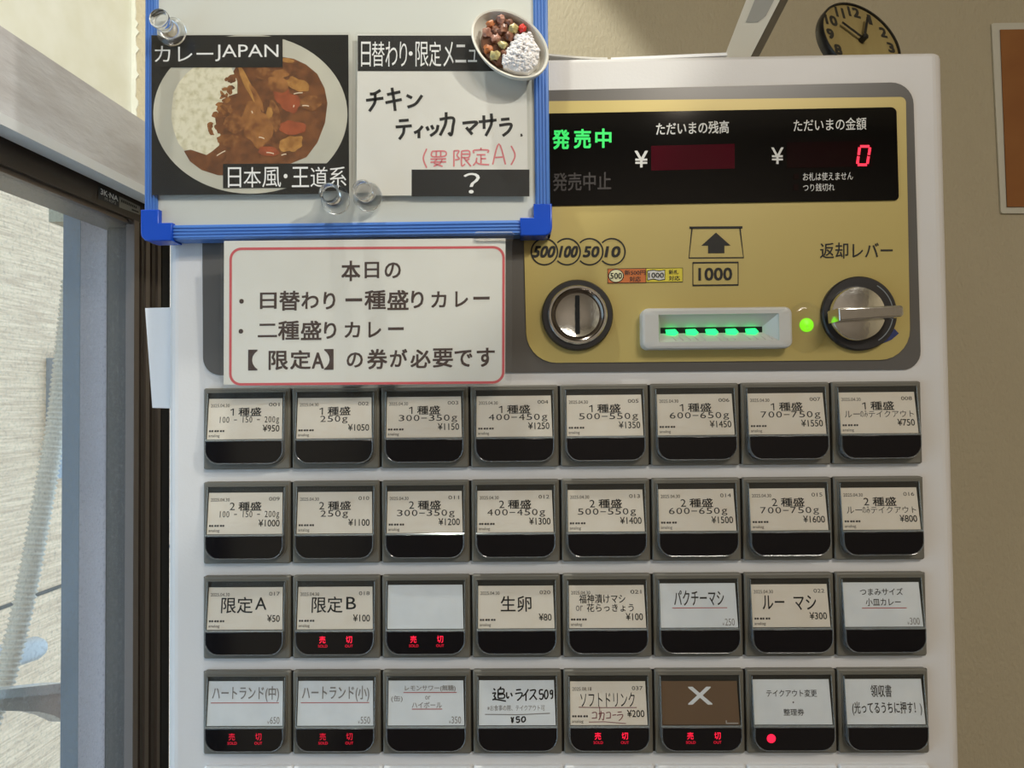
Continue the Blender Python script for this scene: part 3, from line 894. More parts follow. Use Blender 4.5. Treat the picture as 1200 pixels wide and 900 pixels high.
# handwriting, one list of strokes per character on a 10 x 10 grid
HW = {
    'チ': [[(8, .5), (5, 2), (2.5, 2.2)], [(0.5, 5), (9.5, 4)], [(5.2, 2), (5, 6), (2.2, 9.8)]],
    'キ': [[(1.5, 3.2), (8.8, 2)], [(0.6, 6.6), (9.6, 5.2)], [(4.2, 0.3), (5.2, 5), (6, 10)]],
    'ン': [[(1, 2), (4, 3.6)], [(1.5, 9), (6, 7), (9.5, 2)]],
    'テ': [[(2.2, 1), (8, 0.6)], [(0.3, 4), (9.8, 3.4)], [(5.2, 3.8), (4.8, 7), (2.4, 10)]],
    'ィ': [[(8, 2), (5, 5), (1.5, 6.5)], [(5.2, 5), (5.2, 10)]],
    'ッ': [[(1, 4), (2.4, 6.6)], [(4.4, 3.2), (5.8, 5.8)], [(9.2, 3), (8, 7), (3.6, 10)]],
    'カ': [[(0.8, 3.2), (8.6, 2.6), (8.6, 6), (7.6, 9.6), (6, 8.6)], [(4.6, 0.2), (4.2, 5), (1, 9.8)]],
    'マ': [[(0.8, 2.6), (9.2, 2), (7, 5), (4.8, 7)], [(3, 5.2), (6.6, 9.4)]],
    'サ': [[(0.3, 4), (9.8, 3.2)], [(3, 1.2), (3.2, 7)], [(7, 0.4), (7, 5), (4, 10)]],
    'ラ': [[(2, 1.6), (8, 1.2)], [(0.8, 4.6), (9, 4), (7.5, 7.4), (3.2, 10)]],
    '追': [[(1.2, 1.2), (2.4, 2.4)], [(0.3, 4.6), (2.6, 4.2), (1.6, 6.4), (2.6, 7.6), (0.4, 9)], [(0.6, 8.8), (3, 8.6), (9.8, 9.8)], [(6.4, 0), (5.6, 1.6)], [(4.4, 1.8), (4.4, 8)], [(4.4, 1.9), (8.2, 1.6), (8, 4.2), (4.6, 4.4)], [(4.6, 5.4), (8.6, 5.2), (8.4, 7.6), (4.6, 7.8)]],
    'い': [[(1.2, 2.5), (1.4, 6.6), (3.2, 7.4), (4, 6)], [(7, 3), (9, 6)]],
    'イ': [[(8.6, 0.6), (5, 4), (0.6, 6.4)], [(5.2, 4), (5, 10)]],
    'ス': [[(1.4, 1.8), (8, 1.4), (5.6, 5.4), (0.6, 9.4)], [(5.4, 5.4), (9.4, 9.4)]],
    '5': [[(8.6, 1), (2.6, 1.2), (2, 4.8), (7.6, 4.8), (8, 8), (4.6, 9.8), (1.2, 8.6)]],
    '0': [[(5, 0.6), (1.4, 4), (2, 8.4), (5, 9.6), (8.6, 6.4), (8, 2), (5, 0.6)]],
    'g': [[(7.6, 3.4), (3, 4), (3, 6.2), (7, 5.6), (7.8, 3.4), (6.8, 8.6), (3, 9.6)]],
    '¥': [[(1.6, 0.6), (5, 4.8)], [(8.6, 0.6), (5, 4.8), (4.8, 10)], [(2, 5.4), (8, 5.2)], [(2, 7.4), (8, 7.2)]],
    'コ': [[(1, 1.8), (8.6, 1.4), (8.4, 8.6)], [(0.6, 9), (9.6, 8.4)]],
    'ー': [[(0.6, 5.4), (9.4, 4.6)]],
    '専': [[(1.4, 1), (8.8, 1), (8.8, 3.8), (1.4, 4), (1.4, 1)], [(3.8, 1), (3.8, 4)], [(6.4, 1), (6.4, 4)], [(0.4, 5.6), (9.6, 5.4)], [(4.2, 5.6), (2.8, 8), (7.6, 9.8)], [(7.4, 5.6), (6, 8), (2.2, 9.8)], [(0.4, 7.4), (9.6, 7.2)]],
    '限': [[(1, 0.6), (1, 10)], [(1, 0.8), (3.6, 0.8), (2.6, 3.4), (3.8, 5.4), (1.6, 6)], [(5, 0.8), (5, 9.2), (6.8, 8.4)], [(5, 0.9), (8.8, 0.8), (8.8, 4.4), (5, 4.6)], [(5, 2.6), (8.8, 2.6)], [(9, 5.4), (7, 6.8)], [(6.2, 4.8), (9.8, 9.8)]],
    '定': [[(5, 0.2), (5, 1.4)], [(1, 3.2), (1, 1.6), (9, 1.5), (8.8, 3)], [(2.4, 4), (7.6, 4)], [(5, 4), (5, 8.6)], [(5, 6.2), (8, 6.1)], [(2.6, 5.6), (2, 8), (0.4, 9.8)], [(2, 7.6), (4, 9), (9.8, 9.4)]],
    'A': [[(0.6, 9.8), (5, 0.4), (9.6, 9.8)], [(2.4, 6.6), (7.6, 6.4)]],
    '(': [[(8, 0), (3, 5), (8, 10)]],
    ')': [[(2, 0), (7, 5), (2, 10)]],
    '.': [[(4, 9), (5, 9.6), (5.4, 9)]],
}


def hand(mb, q, chars, wid, k, off=0.0001):
    for ch, a0, b0, a1, b1 in chars: strokes(mb, q, HW[ch], (a0, b0, a1, b1), wid, k, off)


def rice_card(mb, q):
    hand(mb, q, (('追', .17, .14, .36, .47), ('い', .355, .2, .45, .46), ('ラ', .47, .17, .58, .45), ('イ', .57, .18, .67, .46), ('ス', .66, .18, .77, .45),
                 ('5', .79, .19, .86, .43), ('0', .86, .2, .92, .42), ('g', .93, .12, .99, .42)), 0.0010, 'marker_black')
    text(mb, q, '※お食事の際、テイクアウト可', 'ink_grey', .11, .55, .865, .68, .0001)
    stroke(mb, q, ((.08, .755), (.5, .765), (.93, .735)), 0.0006, 'ink_grey', .0001)
    hand(mb, q, (('¥', .41, .81, .465, .95), ('5', .48, .80, .54, .94), ('0', .55, .80, .615, .93)), 0.0010, 'marker_black')


def drink_card(mb, q):
    slip('037', '¥200', '2025.08.18')(mb, q)
    text(mb, q, 'ソフトドリンク', 'ink_black', .135, .25, .85, .585, .0001, .004)
    stroke(mb, q, ((.11, .59), (.4, .60), (.87, .60)), 0.0005, 'marker_wine', .0001)
    stroke(mb, q, ((.385, .58), (.385, .86)), 0.0005, 'marker_wine', .0001)
    hand(mb, q, (('コ', .275, .69, .35, .86), ('カ', .36, .67, .45, .89), ('コ', .46, .69, .53, .86), ('ー', .545, .7, .60, .84), ('ラ', .60, .67, .69, .90)), 0.0006, 'marker_wine')
    stroke(mb, q, ((.24, .93), (.45, .925), (.72, .965)), 0.0005, 'marker_wine', .0001)


def cross_card(mb, q):
    text(mb, q, 'X', 'card_white', .345, .135, .66, .53, .0001, .02)
    patch(mb, q, 'ink_pale', .82, .95, .98, .98, .0001); patch(mb, q, 'ink_pale', .82, .90, .835, .98, .0001)


S1, S2 = (.15, .955), (.12, .91)
CARD = [[], [], [], []]
for r, n, base in ((0, '1', 950), (1, '2', 1000)):
    lines = ['100 - 150 - 200g', '250g', '300-350g', '400-450g', '500-550g', '600-650g', '700-750g', 'T']
    prices = [[950, 1050, 1150, 1250, 1350, 1450, 1550, 750], [1000, 1100, 1200, 1300, 1400, 1500, 1600, 800]][r]
    for i in range(8):
        span = (.14, .965) if i == 0 else (.30, .69) if i == 1 else (S1 if r == 0 else S2)
        CARD[r].append(('card_cream', curry('%03d' % (r * 8 + i + 1), n, lines[i], '¥%d' % prices[i], span)))
CR, CW = 'card_cream', 'card_white'
CARD[2] = [
    c_(CR, ('限定', .18, .23, .60, .61), ('A', .635, .24, .785, .53), base=slip('017', '¥50')),
    c_(CR, ('限定', .19, .23, .60, .61), ('B', .65, .24, .78, .53), base=slip('018', '¥100')),
    c_(CW),
    c_(CR, ('生卵', .30, .24, .705, .61), base=slip('020', '¥80')),
    c_(CR, ('福神漬けマシ', .135, .21, .745, .42), ('or', .09, .47, .18, .60, 'ink_grey'), ('花らっきょう', .235, .43, .85, .62), base=slip('021', '¥100')),
    c_(CW, ('パクチーマシ', .185, .16, .84, .50, 'ink_dark'), ('_', .155, .875, .555), price='250'),
    c_(CR, ('ルー', .14, .26, .425, .58), ('マシ', .55, .26, .84, .60), base=slip('022', '¥300')),
    c_(CW, ('つまみサイズ', .22, .13, .78, .29, 'ink_dark'), ('小皿カレー', .285, .36, .74, .53, 'ink_dark'), ('_', .23, .81, .58), price='300')]
CARD[3] = [
    c_(CW, ('ハートランド(中)', .055, .11, .95, .46, 'ink_grey'), ('_', .04, .95, .485), price='650'),
    c_(CW, ('ハートランド(小)', .055, .11, .95, .46, 'ink_grey'), ('_', .04, .95, .485), price='550'),
    c_(CW, ('レモンサワー(無糖)', .22, .10, .895, .245, 'ink_grey'), ('_', .20, .91, .265), ('(缶)', .04, .33, .19, .48, 'ink_grey'), ('or', .49, .34, .56, .42, 'ink_grey'),
       ('ハイボール', .315, .475, .71, .61, 'ink_grey'), ('_', .315, .715, .635), price='350'),
    (CW, rice_card), (CR, drink_card), ('card_brown', cross_card),
    c_(CW, ('テイクアウト変更', .17, .225, .83, .385, 'ink_dark'), ('・', .505, .49, .525, .525, 'ink_dark'), ('整理券', .38, .65, .645, .80, 'ink_dark')),
    c_(CW, ('領収書', .33, .125, .60, .395, 'ink_dark'), ('(光ってるうちに押す！)', .075, .50, .97, .80, 'ink_dark'))]
for r in range(4):
    for c2 in range(8): button(r, c2)
for c2 in range(8):                                 # blank covers of the next row down
    x = c2 * P_; zt = H0 - 4 * Q_
    mb = MB(); mb.prism(rrect(x + 0.0003, zt - BH, x + P_ - 0.0006, zt, 0.0020, 3), 0.0005, FY + 0.001, 'plastic_white', 0.0012); mb.build('blank_cover', machine)

# ------------------------------------------------------------------ whiteboard hung on the machine
YW = -0.010                                        # its face
wb = thing('whiteboard', 'small whiteboard in a blue frame hung on the front of the ticket machine', 'whiteboard', (0.09, -0.006, W(400, 280, YW).z))
xa, xb = W(171, 150, YW).x, W(643.5, 150, YW).x; zbt = (W(171, 281, YW).z + W(643, 277, YW).z) / 2; ztp = zbt + 0.34
MB().box((xa + 0.002, YW, zbt + 0.002), (xb - 0.002, YW + 0.008, ztp - 0.002), 'board_white').build('board_panel', wb)


def rail(x0, z0, x1, z1):
    mb = MB(); vert = (z1 - z0) > (x1 - x0)
    n = 4
    mb.box((x0, YW - 0.0022, z0), (x1, YW + 0.0100, z1), 'board_blue', 0.0012)
    for i in range(n):
        t = (i + 0.7) / (n + 0.6)
        if vert: mb.box((x0 + (x1 - x0) * t - 0.0005, YW - 0.0030, z0), (x0 + (x1 - x0) * t + 0.0005, YW - 0.0015, z1), 'board_blue', 0.0003)
        else: mb.box((x0, YW - 0.0030, z0 + (z1 - z0) * t - 0.0005), (x1, YW - 0.0015, z0 + (z1 - z0) * t + 0.0005), 'board_blue', 0.0003)
    mb.build('frame_rail', wb)


rw = 0.0100
rail(xa, zbt, xa + 0.0092, ztp); rail(xb - 0.0105, zbt, xb, ztp); rail(xa, zbt, xb, zbt + 0.0108); rail(xa, ztp - 0.0105, xb, ztp)
for sx, xx in ((1, xa), (-1, xb)):
    for sz, zz in ((1, zbt), (-1, ztp)):
        e = 0.0012; L = 0.0215; t = 0.0118; r = 0.006
        X = lambda a: xx + sx * a
        Z = lambda a: zz + sz * a
        pts = [(X(-e + r * (1 - math.cos(R_(90 * i / 6)))), Z(-e + r * (1 - math.sin(R_(90 * i / 6))))) for i in range(7)]
        pts += [(X(L), Z(-e)), (X(L), Z(t)), (X(t), Z(t)), (X(t), Z(L)), (X(-e), Z(L))]
        if sx * sz < 0: pts = pts[::-1]
        MB().prism(pts, YW - 0.0048, YW + 0.0102, 'cap_blue', 0.0009).build('corner_cap', wb)

# ------------------------------------------------------------------ laminated curry photo
YP = YW - 0.0042
def lam(name, px, r, Y, label, cat, over=0.0022, thick=0.0006):
    tl, tr, b_r, bl = [W(u, v, Y) for u, v in px]
    t = thing(name, label, cat, ((bl.x + b_r.x) / 2, Y, min(bl.z, b_r.z)))
    return t, Quad(tl, tr, b_r, bl)


def slab(mb, q, k, th, r=0.0, n=5, a0=0, b0=0, a1=1, b1=1, off=0.0):
    qs = q.sub(a0, b0, a1, b1)
    pts = rrect(0, 0, qs.w, qs.h, r, n) if r else [(0, 0), (qs.w, 0), (qs.w, qs.h), (0, qs.h)]
    f = [qs.at(x / qs.w, 1 - z / qs.h, off) for x, z in pts]; b = [qs.at(x / qs.w, 1 - z / qs.h, off - th) for x, z in pts]
    mb.loft([f, b], k)


card, q = lam('curry_photo_card', ((175.5, 39), (410.5, 38.5), (411.5, 230), (176, 231.5)), 0, YP, 'laminated photo of curry and rice on a white plate, pinned on the whiteboard', 'photo card')
pq = q.sub(0.008, 0.012, 0.99, 0.985)
ph = MB(); slab(ph, pq, 'photo_black', 0.0003)
def Zp(x, y): return ((x - 58) / 804, (y - 140) / 650)
def zp(l): return [Zp(x, y) for x, y in l]
def clip(pts): return [(min(1, max(0, a)), min(1, max(0, b))) for a, b in pts]
poly(ph, pq, clip([Zp(x, y) for x, y in ell(461, 462, 396, 325, 0.02, 72)]), 'photo_plate', 0.00004)
curry_pts = ell(530, 462, 248, 252, 0.12, 64, 0.10, 3)
curry_pts = [(max(x, 190 + abs(y - 640) * 0.2) if y < 600 else x, y) for x, y in curry_pts]
poly(ph, pq, zp([(190, 612), (215, 655), (262, 690), (330, 712), (420, 712), (520, 694), (620, 668), (690, 640), (735, 580), (766, 500), (776, 420), (765, 360), (735, 300), (690, 262), (640, 238), (560, 225), (480, 240), (410, 260), (370, 330), (320, 430), (290, 520), (262, 600), (225, 606)]), 'photo_curry', 0.00008)
rice = []
for x, y in ((196, 612), (166, 580), (147, 530), (138, 480), (139, 430), (150, 380), (168, 338), (196, 300), (232, 272), (270, 258), (310, 252), (380, 262), (410, 330), (412, 380), (375, 385), (372, 400), (335, 430), (330, 455), (318, 480), (322, 530), (340, 545), (332, 590), (300, 610), (285, 628), (250, 622), (222, 610)):
    rice.append((x + 9 * noise.noise(Vector((x * .05, y * .05, 1))), y + 9 * noise.noise(Vector((x * .05, y * .05, 5)))))
poly(ph, pq, zp(rice), 'photo_rice', 0.00012)
random.seed(7)
for i in range(34):                               # sauce soaking the edge of the rice
    t = random.random(); x = 395 - 95 * t + random.uniform(-26, 34); y = 300 + 270 * t + random.uniform(-25, 25)
    poly(ph, pq, [Zp(a, b) for a, b in ell(x, y, random.uniform(6, 20), random.uniform(5, 13), random.random() * 3, 14, 0.5, i)], random.choice(['photo_curry_light', 'photo_curry_light', 'photo_curry', 'photo_chicken']), 0.00015 + i * 1e-6)
for i, (x, y, rx, ry, a, k) in enumerate((
        (470, 470, 38, 62, 0.1, 'photo_chicken'), (500, 530, 58, 66, 0.2, 'photo_chicken'), (560, 470, 22, 60, -0.2, 'photo_curry_light'), (450, 340, 14, 78, -0.45, 'photo_potato'),
        (490, 400, 12, 60, -0.45, 'photo_chicken'), (540, 460, 14, 22, 0, 'photo_potato'), (592, 385, 34, 36, 0, 'photo_carrot'), (626, 420, 40, 40, 0.3, 'photo_carrot'),
        (655, 345, 50, 26, 0.4, 'photo_potato'), (585, 300, 34, 18, 0, 'photo_chicken'), (520, 300, 40, 26, 0.2, 'photo_curry_light'), (632, 520, 54, 30, 0.05, 'photo_carrot'),
        (628, 585, 52, 34, -0.3, 'photo_potato'), (535, 615, 44, 20, 0.1, 'photo_carrot'), (708, 420, 44, 28, 0, 'photo_curry_light'), (575, 345, 46, 30, 0.5, 'photo_chicken'),
        (615, 245, 24, 10, 0.2, 'photo_potato'), (375, 570, 50, 26, 0.1, 'photo_curry_light'), (400, 500, 40, 40, 0.1, 'photo_curry_light'))):
    poly(ph, pq, [Zp(a_, b_) for a_, b_ in ell(x, y, rx, ry, a, 26, 0.3, i + 20)], k, 0.0002 + i * 2e-6)
for x, y, l, a in ((510, 560, 26, 0.3), (545, 622, 34, 0.2), (660, 378, 40, -0.1), (345, 620, 44, -0.5), (600, 628, 22, -0.2), (640, 430, 10, -1.3), (470, 455, 12, 1.2), (690, 430, 30, 0.1)):
    stroke(ph, pq, [Zp(x + math.cos(a) * t * l - 4 * t * t, y + math.sin(a) * t * l + 8 * (t * t)) for t in (-.5, -.2, .1, .4)], 0.0007, 'photo_glint', 0.00026)
patch(ph, pq, 'photo_box', *Zp(64, 147), *Zp(595, 273), 0.0003)
patch(ph, pq, 'photo_box', *Zp(350, 666), *Zp(862, 765), 0.0003)
text(ph, pq, 'カレー', 'ink_white', *Zp(72, 185), *Zp(312, 250), 0.00034, 0.004); text(ph, pq, 'JAPAN', 'ink_white', *Zp(320, 180), *Zp(578, 248), 0.00034, -0.002)
for s_, x0_, x1_ in (('日', 370, 424), ('本', 434, 505), ('風', 510, 586), ('・', 597, 613), ('王', 630, 700), ('道', 706, 776), ('系', 782, 852)):
    y0_, y1_ = (680, 762) if s_ != '・' else (708, 726)
    text(ph, pq, s_, 'ink_white', *Zp(x0_, y0_), *Zp(x1_, y1_), 0.00034, 0.002)
ph.build('printed_photo', card)
mb = MB(); slab(mb, q, 'laminate', 0.0009, 0.0012, off=0.0006); mb.build('laminate', card)

# ------------------------------------------------------------------ laminated hand-written menu card
card, q = lam('menu_card', ((417, 38), (619.5, 40), (622, 231), (415.5, 232.5)), 0, YP, 'laminated menu card with black and red handwriting under a black heading, on the whiteboard', 'menu card')
mp = MB(); slab(mp, q, 'paper_white', 0.0003, a0=0.01, b0=0.012, a1=0.985, b1=0.985)
cq = PQ(400, 0, 660, 300, YP)                     # the 780 x 900 close-up of this card
def Zc(x, y): return (x / 780, y / 900)
patch(mp, cq, 'ink_black', *Zc(58, 126), *Zc(545, 252), 0.0001)
for s_, x0_, x1_ in (('日', 70, 104), ('替', 108, 153), ('わ', 156, 198), ('り', 206, 232), ('・', 238, 252), ('限', 262, 308), ('定', 310, 352), ('メ', 360, 396), ('ニ', 402, 440), ('ュ', 446, 478), ('ー', 490, 536)):
    y0_, y1_ = {'・': (182, 198), 'ー': (184, 192), 'ニ': (158, 222), 'ュ': (176, 220)}.get(s_, (148, 236))
    text(mp, cq, s_, 'ink_white', *Zc(x0_, y0_), *Zc(x1_, y1_), 0.0002, 0.004)
patch(mp, cq, 'ink_black', *Zc(248, 598), *Zc(662, 692), 0.0001)
text(mp, cq, '？', 'ink_white', *Zc(430, 610), *Zc(488, 682), 0.0002, 0.004)
def hz(chars, wid, k): hand(mp, cq, [(ch, *Zc(x0_, y0_), *Zc(x1_, y1_)) for ch, x0_, y0_, x1_, y1_ in chars], wid, k, 0.00015)
hz((('チ', 84, 315, 152, 395), ('キ', 152, 308, 216, 392), ('ン', 224, 325, 288, 385), ('テ', 190, 420, 250, 492), ('ィ', 250, 435, 296, 488), ('ッ', 296, 425, 345, 480), ('カ', 342, 395, 402, 480),
    ('マ', 422, 420, 482, 478), ('サ', 482, 398, 548, 480), ('ラ', 552, 412, 602, 480), ('.', 628, 462, 640, 478)), 0.0021, 'marker_black')
hz((('(', 282, 525, 306, 592), ('専', 312, 528, 372, 588), ('限', 390, 528, 458, 588), ('定', 462, 520, 522, 585), ('A', 530, 505, 580, 582), (')', 592, 515, 620, 582)), 0.0011, 'marker_red')
mp.build('paper_sheet', card)
mb = MB(); slab(mb, q, 'laminate', 0.0009, 0.0012, off=0.0006); mb.build('laminate', card)

# ------------------------------------------------------------------ laminated notice
YN = YW - 0.0115
card, q = lam('notice_sign', ((258.5, 276), (600, 272.5), (599.5, 455), (258, 459)), 0, YN, 'laminated white notice with a red rounded border, below the whiteboard', 'notice')
tl, tr, b_r, bl = [W(u, v, YN + (0.006 if v > 300 else 0)) for u, v in ((258.5, 276), (600, 272.5), (599.5, 455), (258, 459))]
q = Quad(tl, tr, b_r, bl)
ns = MB(); slab(ns, q, 'notice_paper', 0.0003, a0=0.012, b0=0.035, a1=0.978, b1=0.955)
nq = Quad(*[p for p in (q.at(0, 0), q.at(1, 0), q.at(1, 1), q.at(0, 1))])
def Zn(x, y):                                     # close-up of 1200 x 677 from pixel (230, 250)
    u = 230 + x / 3.077; v = 250 + y / 3.077
    b = (v - 276 + 0.0102 * (u - 258.5)) / 182.7; return ((u - 258.3) / 341.5, b)
bp = []
for x, y in rrect(124, 122, 1108, 610, 38, 7): bp.append(Zn(x, y + (616 - 610) * (1 - (x - 124) / 984) + (0 if y > 300 else 0)))
stroke(ns, nq, bp, 0.0018, 'notice_red', 0.0001, closed=True)
def nt(s_, x0_, y0_, x1_, y1_, bold=0.022):
    text(ns, nq, s_, 'notice_ink', *Zn(x0_, y0_), *Zn(x1_, y1_), 0.0001, bold)
for s_, *bx in (('本', 526, 172, 592, 242), ('日', 610, 176, 660, 232), ('の', 682, 178, 738, 232),
                ('・', 156, 308, 172, 324), ('日', 232, 286, 290, 342), ('替', 302, 280, 374, 348), ('わ', 382, 284, 442, 342), ('り', 462, 284, 502, 344), ('一', 540, 306, 600, 316), ('種', 610, 278, 684, 344), ('盛', 692, 278, 766, 346), ('り', 778, 280, 820, 340), ('カ', 850, 282, 902, 338), ('レ', 936, 282, 980, 336), ('ー', 1000, 300, 1058, 310),
                ('・', 154, 416, 170, 432), ('二', 224, 398, 292, 444), ('種', 298, 388, 372, 454), ('盛', 380, 388, 452, 454), ('り', 464, 392, 506, 450), ('カ', 538, 392, 592, 446), ('レ', 624, 392, 668, 446), ('ー', 694, 410, 750, 420),
                ('【', 190, 492, 222, 564), ('限', 264, 496, 332, 562), ('定', 342, 494, 414, 560), ('A', 420, 502, 462, 558), ('】', 464, 490, 496, 562), ('の', 546, 502, 602, 554), ('券', 620, 490, 690, 560), ('が', 702, 490, 762, 552), ('必', 776, 492, 846, 556), ('要', 856, 488, 926, 554), ('で', 934, 494, 996, 552), ('す', 1014, 486, 1076, 552)):
    nt(s_, *bx)
ns.build('paper_sheet', card)
mb = MB(); slab(mb, q, 'laminate', 0.0008, 0.006, off=0.0005); mb.build('laminate', card)
mb = MB(); qq = PQ(556, 271.5, 602, 283, YN - 0.0012)
slab(mb, qq, 'acrylic', 0.0015, 0.002); mb.build('clear_clip', card)


# ------------------------------------------------------------------ clear pushpin magnets
def magnet(u, v, label):
    Y0 = YP - 0.0008
    c = W(u, v, Y0)
    prof = [(0.0094, 0.0), (0.0102, 0.0006), (0.0102, 0.0024), (0.0094, 0.0032), (0.0076, 0.0046), (0.0058, 0.0080), (0.0052, 0.0110), (0.0056, 0.0140), (0.0064, 0.0164), (0.0069, 0.0182), (0.0067, 0.0196), (0.0058, 0.0204)]
    o = MB().lathe(prof, c, 'acrylic', 36).build('pushpin_magnet', None, 40)
    tag(o, label, 'magnet', 'clear pushpin magnets on the whiteboard')


magnet(202.5, 38.5, 'clear pushpin magnet at the top left corner of the curry photo card')
magnet(394, 235, 'clear pushpin magnet at the bottom right corner of the curry photo card')
magnet(431.5, 231.5, 'clear pushpin magnet at the bottom left corner of the handwritten menu card')

# ------------------------------------------------------------------ miniature curry bowl magnet
YR = YP - 0.016                                   # plane of the rim
c = W(597.5, 51.5, YR); bowl = thing('curry_bowl_magnet', 'miniature oval bowl of curry and rice stuck at the top right of the whiteboard', 'magnet', (c.x, YP - 0.001, c.z))
ang = R_(-38)
e1 = Vector((math.cos(ang), 0, math.sin(ang))); e2 = Vector((-math.sin(ang), 0, math.cos(ang)))
def bo(ra, rb, y, n=56): return [Vector((c.x, y, c.z)) + e1 * ra * math.cos(2 * math.pi * i / n) + e2 * rb * math.sin(2 * math.pi * i / n) for i in range(n)]
A, B = 0.0300, 0.0205
rings = [bo(A * .62, B * .62, YP - 0.001), bo(A * .80, B * .80, YP - 0.003), bo(A * .95, B * .94, YP - 0.010), bo(A * .99, B * .99, YR + 0.001), bo(A, B, YR), bo(A * .985, B * .985, YR - 0.0006), bo(A * .94, B * .93, YR - 0.0003), bo(A * .90, B * .88, YR + 0.004), bo(A * .80, B * .78, YR + 0.008), bo(A * .4, B * .4, YR + 0.009)]
MB().loft(rings, 'bowl_white').build('bowl', bowl)
def bp_(x, z, y=0.0): return Vector((c.x, YR + y, c.z)) + Vector((x, 0, z))
def zb(x, y): s_ = (c.z - W(597.5, 80, YR).z) / 28.5; return ((540 + x / 7.5 - 597.5) * s_, -(y / 7.5 - 51.5) * s_)
gr = MB()
pts = [zb(*p) for p in ((360, 135), (270, 170), (200, 240), (175, 340), (190, 430), (250, 500), (320, 560), (370, 560), (440, 470), (540, 320), (580, 240), (520, 210), (440, 160))]
gr.loft([[bp_(x, z, 0.006) for x, z in pts], [bp_(x, z, 0.0025) for x, z in pts], [bp_(x, z, 0.0015) for x, z in inset(pts, 0.001)]], 'gravy')
gr = gr.build('curry_sauce', bowl)
for i, (x, y, r, k) in enumerate(((360, 165, 38, 'meat_pink'), (235, 275, 42, 'meat_pink'), (310, 335, 44, 'meat_pink'), (365, 255, 46, 'meat_brown'), (420, 320, 40, 'meat_brown'), (265, 205, 34, 'veg_orange'),
                                  (460, 250, 42, 'veg_yellow'), (370, 390, 38, 'veg_yellow'), (300, 480, 46, 'veg_yellow'), (240, 420, 38, 'veg_orange'), (540, 250, 32, 'veg_red'), (430, 195, 34, 'meat_brown'), (300, 260, 34, 'meat_brown'), (380, 460, 28, 'meat_brown'))):
    a, b = zb(x, y); rr = r / 7.5 * 0.00060
    MB().blob(bp_(a, b, 0.0008), (rr, rr * 0.9, rr * 1.0), k, i, 0.55, 7).build({'m': 'meat_chunk', 'v': 'vegetable_chunk'}[k[0]], gr, 60 if i % 3 else 25)
rc = MB(); random.seed(3)
mound = [zb(*p) for p in ((600, 285), (690, 430), (670, 560), (590, 630), (480, 620), (370, 580), (370, 490), (430, 400), (500, 300))]
mc = (sum(p[0] for p in mound) / len(mound), sum(p[1] for p in mound) / len(mound))
rc.loft([[bp_(x, z, 0.007) for x, z in mound], [bp_(x, z, 0.001) for x, z in mound], [bp_(mc[0] + (x - mc[0]) * .7, mc[1] + (z - mc[1]) * .7, -0.0015) for x, z in mound]], 'rice_white')
for i in range(200):
    t = random.random() * len(mound); k = int(t); f = t - k
    ex = mound[k][0] * (1 - f) + mound[(k + 1) % len(mound)][0] * f; ez = mound[k][1] * (1 - f) + mound[(k + 1) % len(mound)][1] * f
    s_ = math.sqrt(random.random())
    rr = random.uniform(0.0009, 0.0014)
    rc.blob(bp_(mc[0] + (ex - mc[0]) * s_, mc[1] + (ez - mc[1]) * s_, 0.0008 - 0.0035 * (1 - s_ ** 2)), (rr * random.uniform(.9, 1.4), rr, rr), 'rice_white', i, 0.2, 5)
o = rc.build('rice', bowl, 120); o['kind'] = 'stuff'

# ------------------------------------------------------------------ clock on top of the machine
n_ = Vector((0.300, -0.906, 0.296)).normalized()
e1 = Vector((0.70, 0, -0.713)); e1 = (e1 - n_ * e1.dot(n_)).normalized(); e2 = n_.cross(e1).normalized()
if e2.z < 0: e2 = -e2
r_ = (e1 + e2).normalized(); u_ = (e2 - e1).normalized()
cc = None
for i in range(400):                               # distance at which its lowest point stands on the cabinet
    Y = -0.02 + i * 0.0005
    R = 55.5 / 832 * (Y + 0.5143)
    p = W(1009, 48, Y)
    if p.z - 0.955 * R - 0.008 * 0.296 >= ZT + 0.0003 and Y > 0.03: cc = p; break
clock = thing('desk_clock', 'round clock with black rim and cream face leaning back on top of the machine', 'clock', (cc.x, cc.y, ZT))
MB().lathe([(R * 0.90, -0.008), (R * 0.98, -0.0075), (R, -0.005), (R, 0.0006), (R * 0.985, 0.0016), (R * 0.955, 0.0014), (R * 0.95, -0.001)], cc, 'clock_black', 64, n_, cap1=False).build('rim', clock)
cq = Quad(cc - r_ * R + u_ * R, cc + r_ * R + u_ * R, cc + r_ * R - u_ * R, cc - r_ * R - u_ * R)
fc = MB(); fc.lathe([(R * 0.955, -0.002), (R * 0.955, 0.0), (0.0005, 0.0)], cc, 'clock_face', 64, n_)
for h in range(1, 13):
    a = R_(30 * h); ca = 0.5 + 0.39 * math.sin(a); cb = 0.5 - 0.39 * math.cos(a)
    s_ = str(h); hw = 0.038 if len(s_) == 1 and s_ != '1' else (0.018 if s_ == '1' else 0.07 if s_ != '11' else 0.05)
    text(fc, cq, s_, 'clock_numeral', ca - hw, cb - 0.062, ca + hw, cb + 0.062, 0.0002, 0.06)
fc.build('dial', clock)
mb = MB(); stroke(mb, cq, ((0.5, 0.5), (0.262, 0.342)), 0.0030, 'clock_black', 0.003); mb.build('hour_hand', clock)
mb = MB(); stroke(mb, cq, ((0.5, 0.5), (0.50 + 0.115, 0.5 - 0.30)), 0.0024, 'clock_black', 0.004); mb.build('minute_hand', clock)
MB().lathe([(0.0026, 0), (0.0026, 0.0055), (0.0016, 0.0065)], cc, 'clock_black', 20, n_).build('spindle', clock)
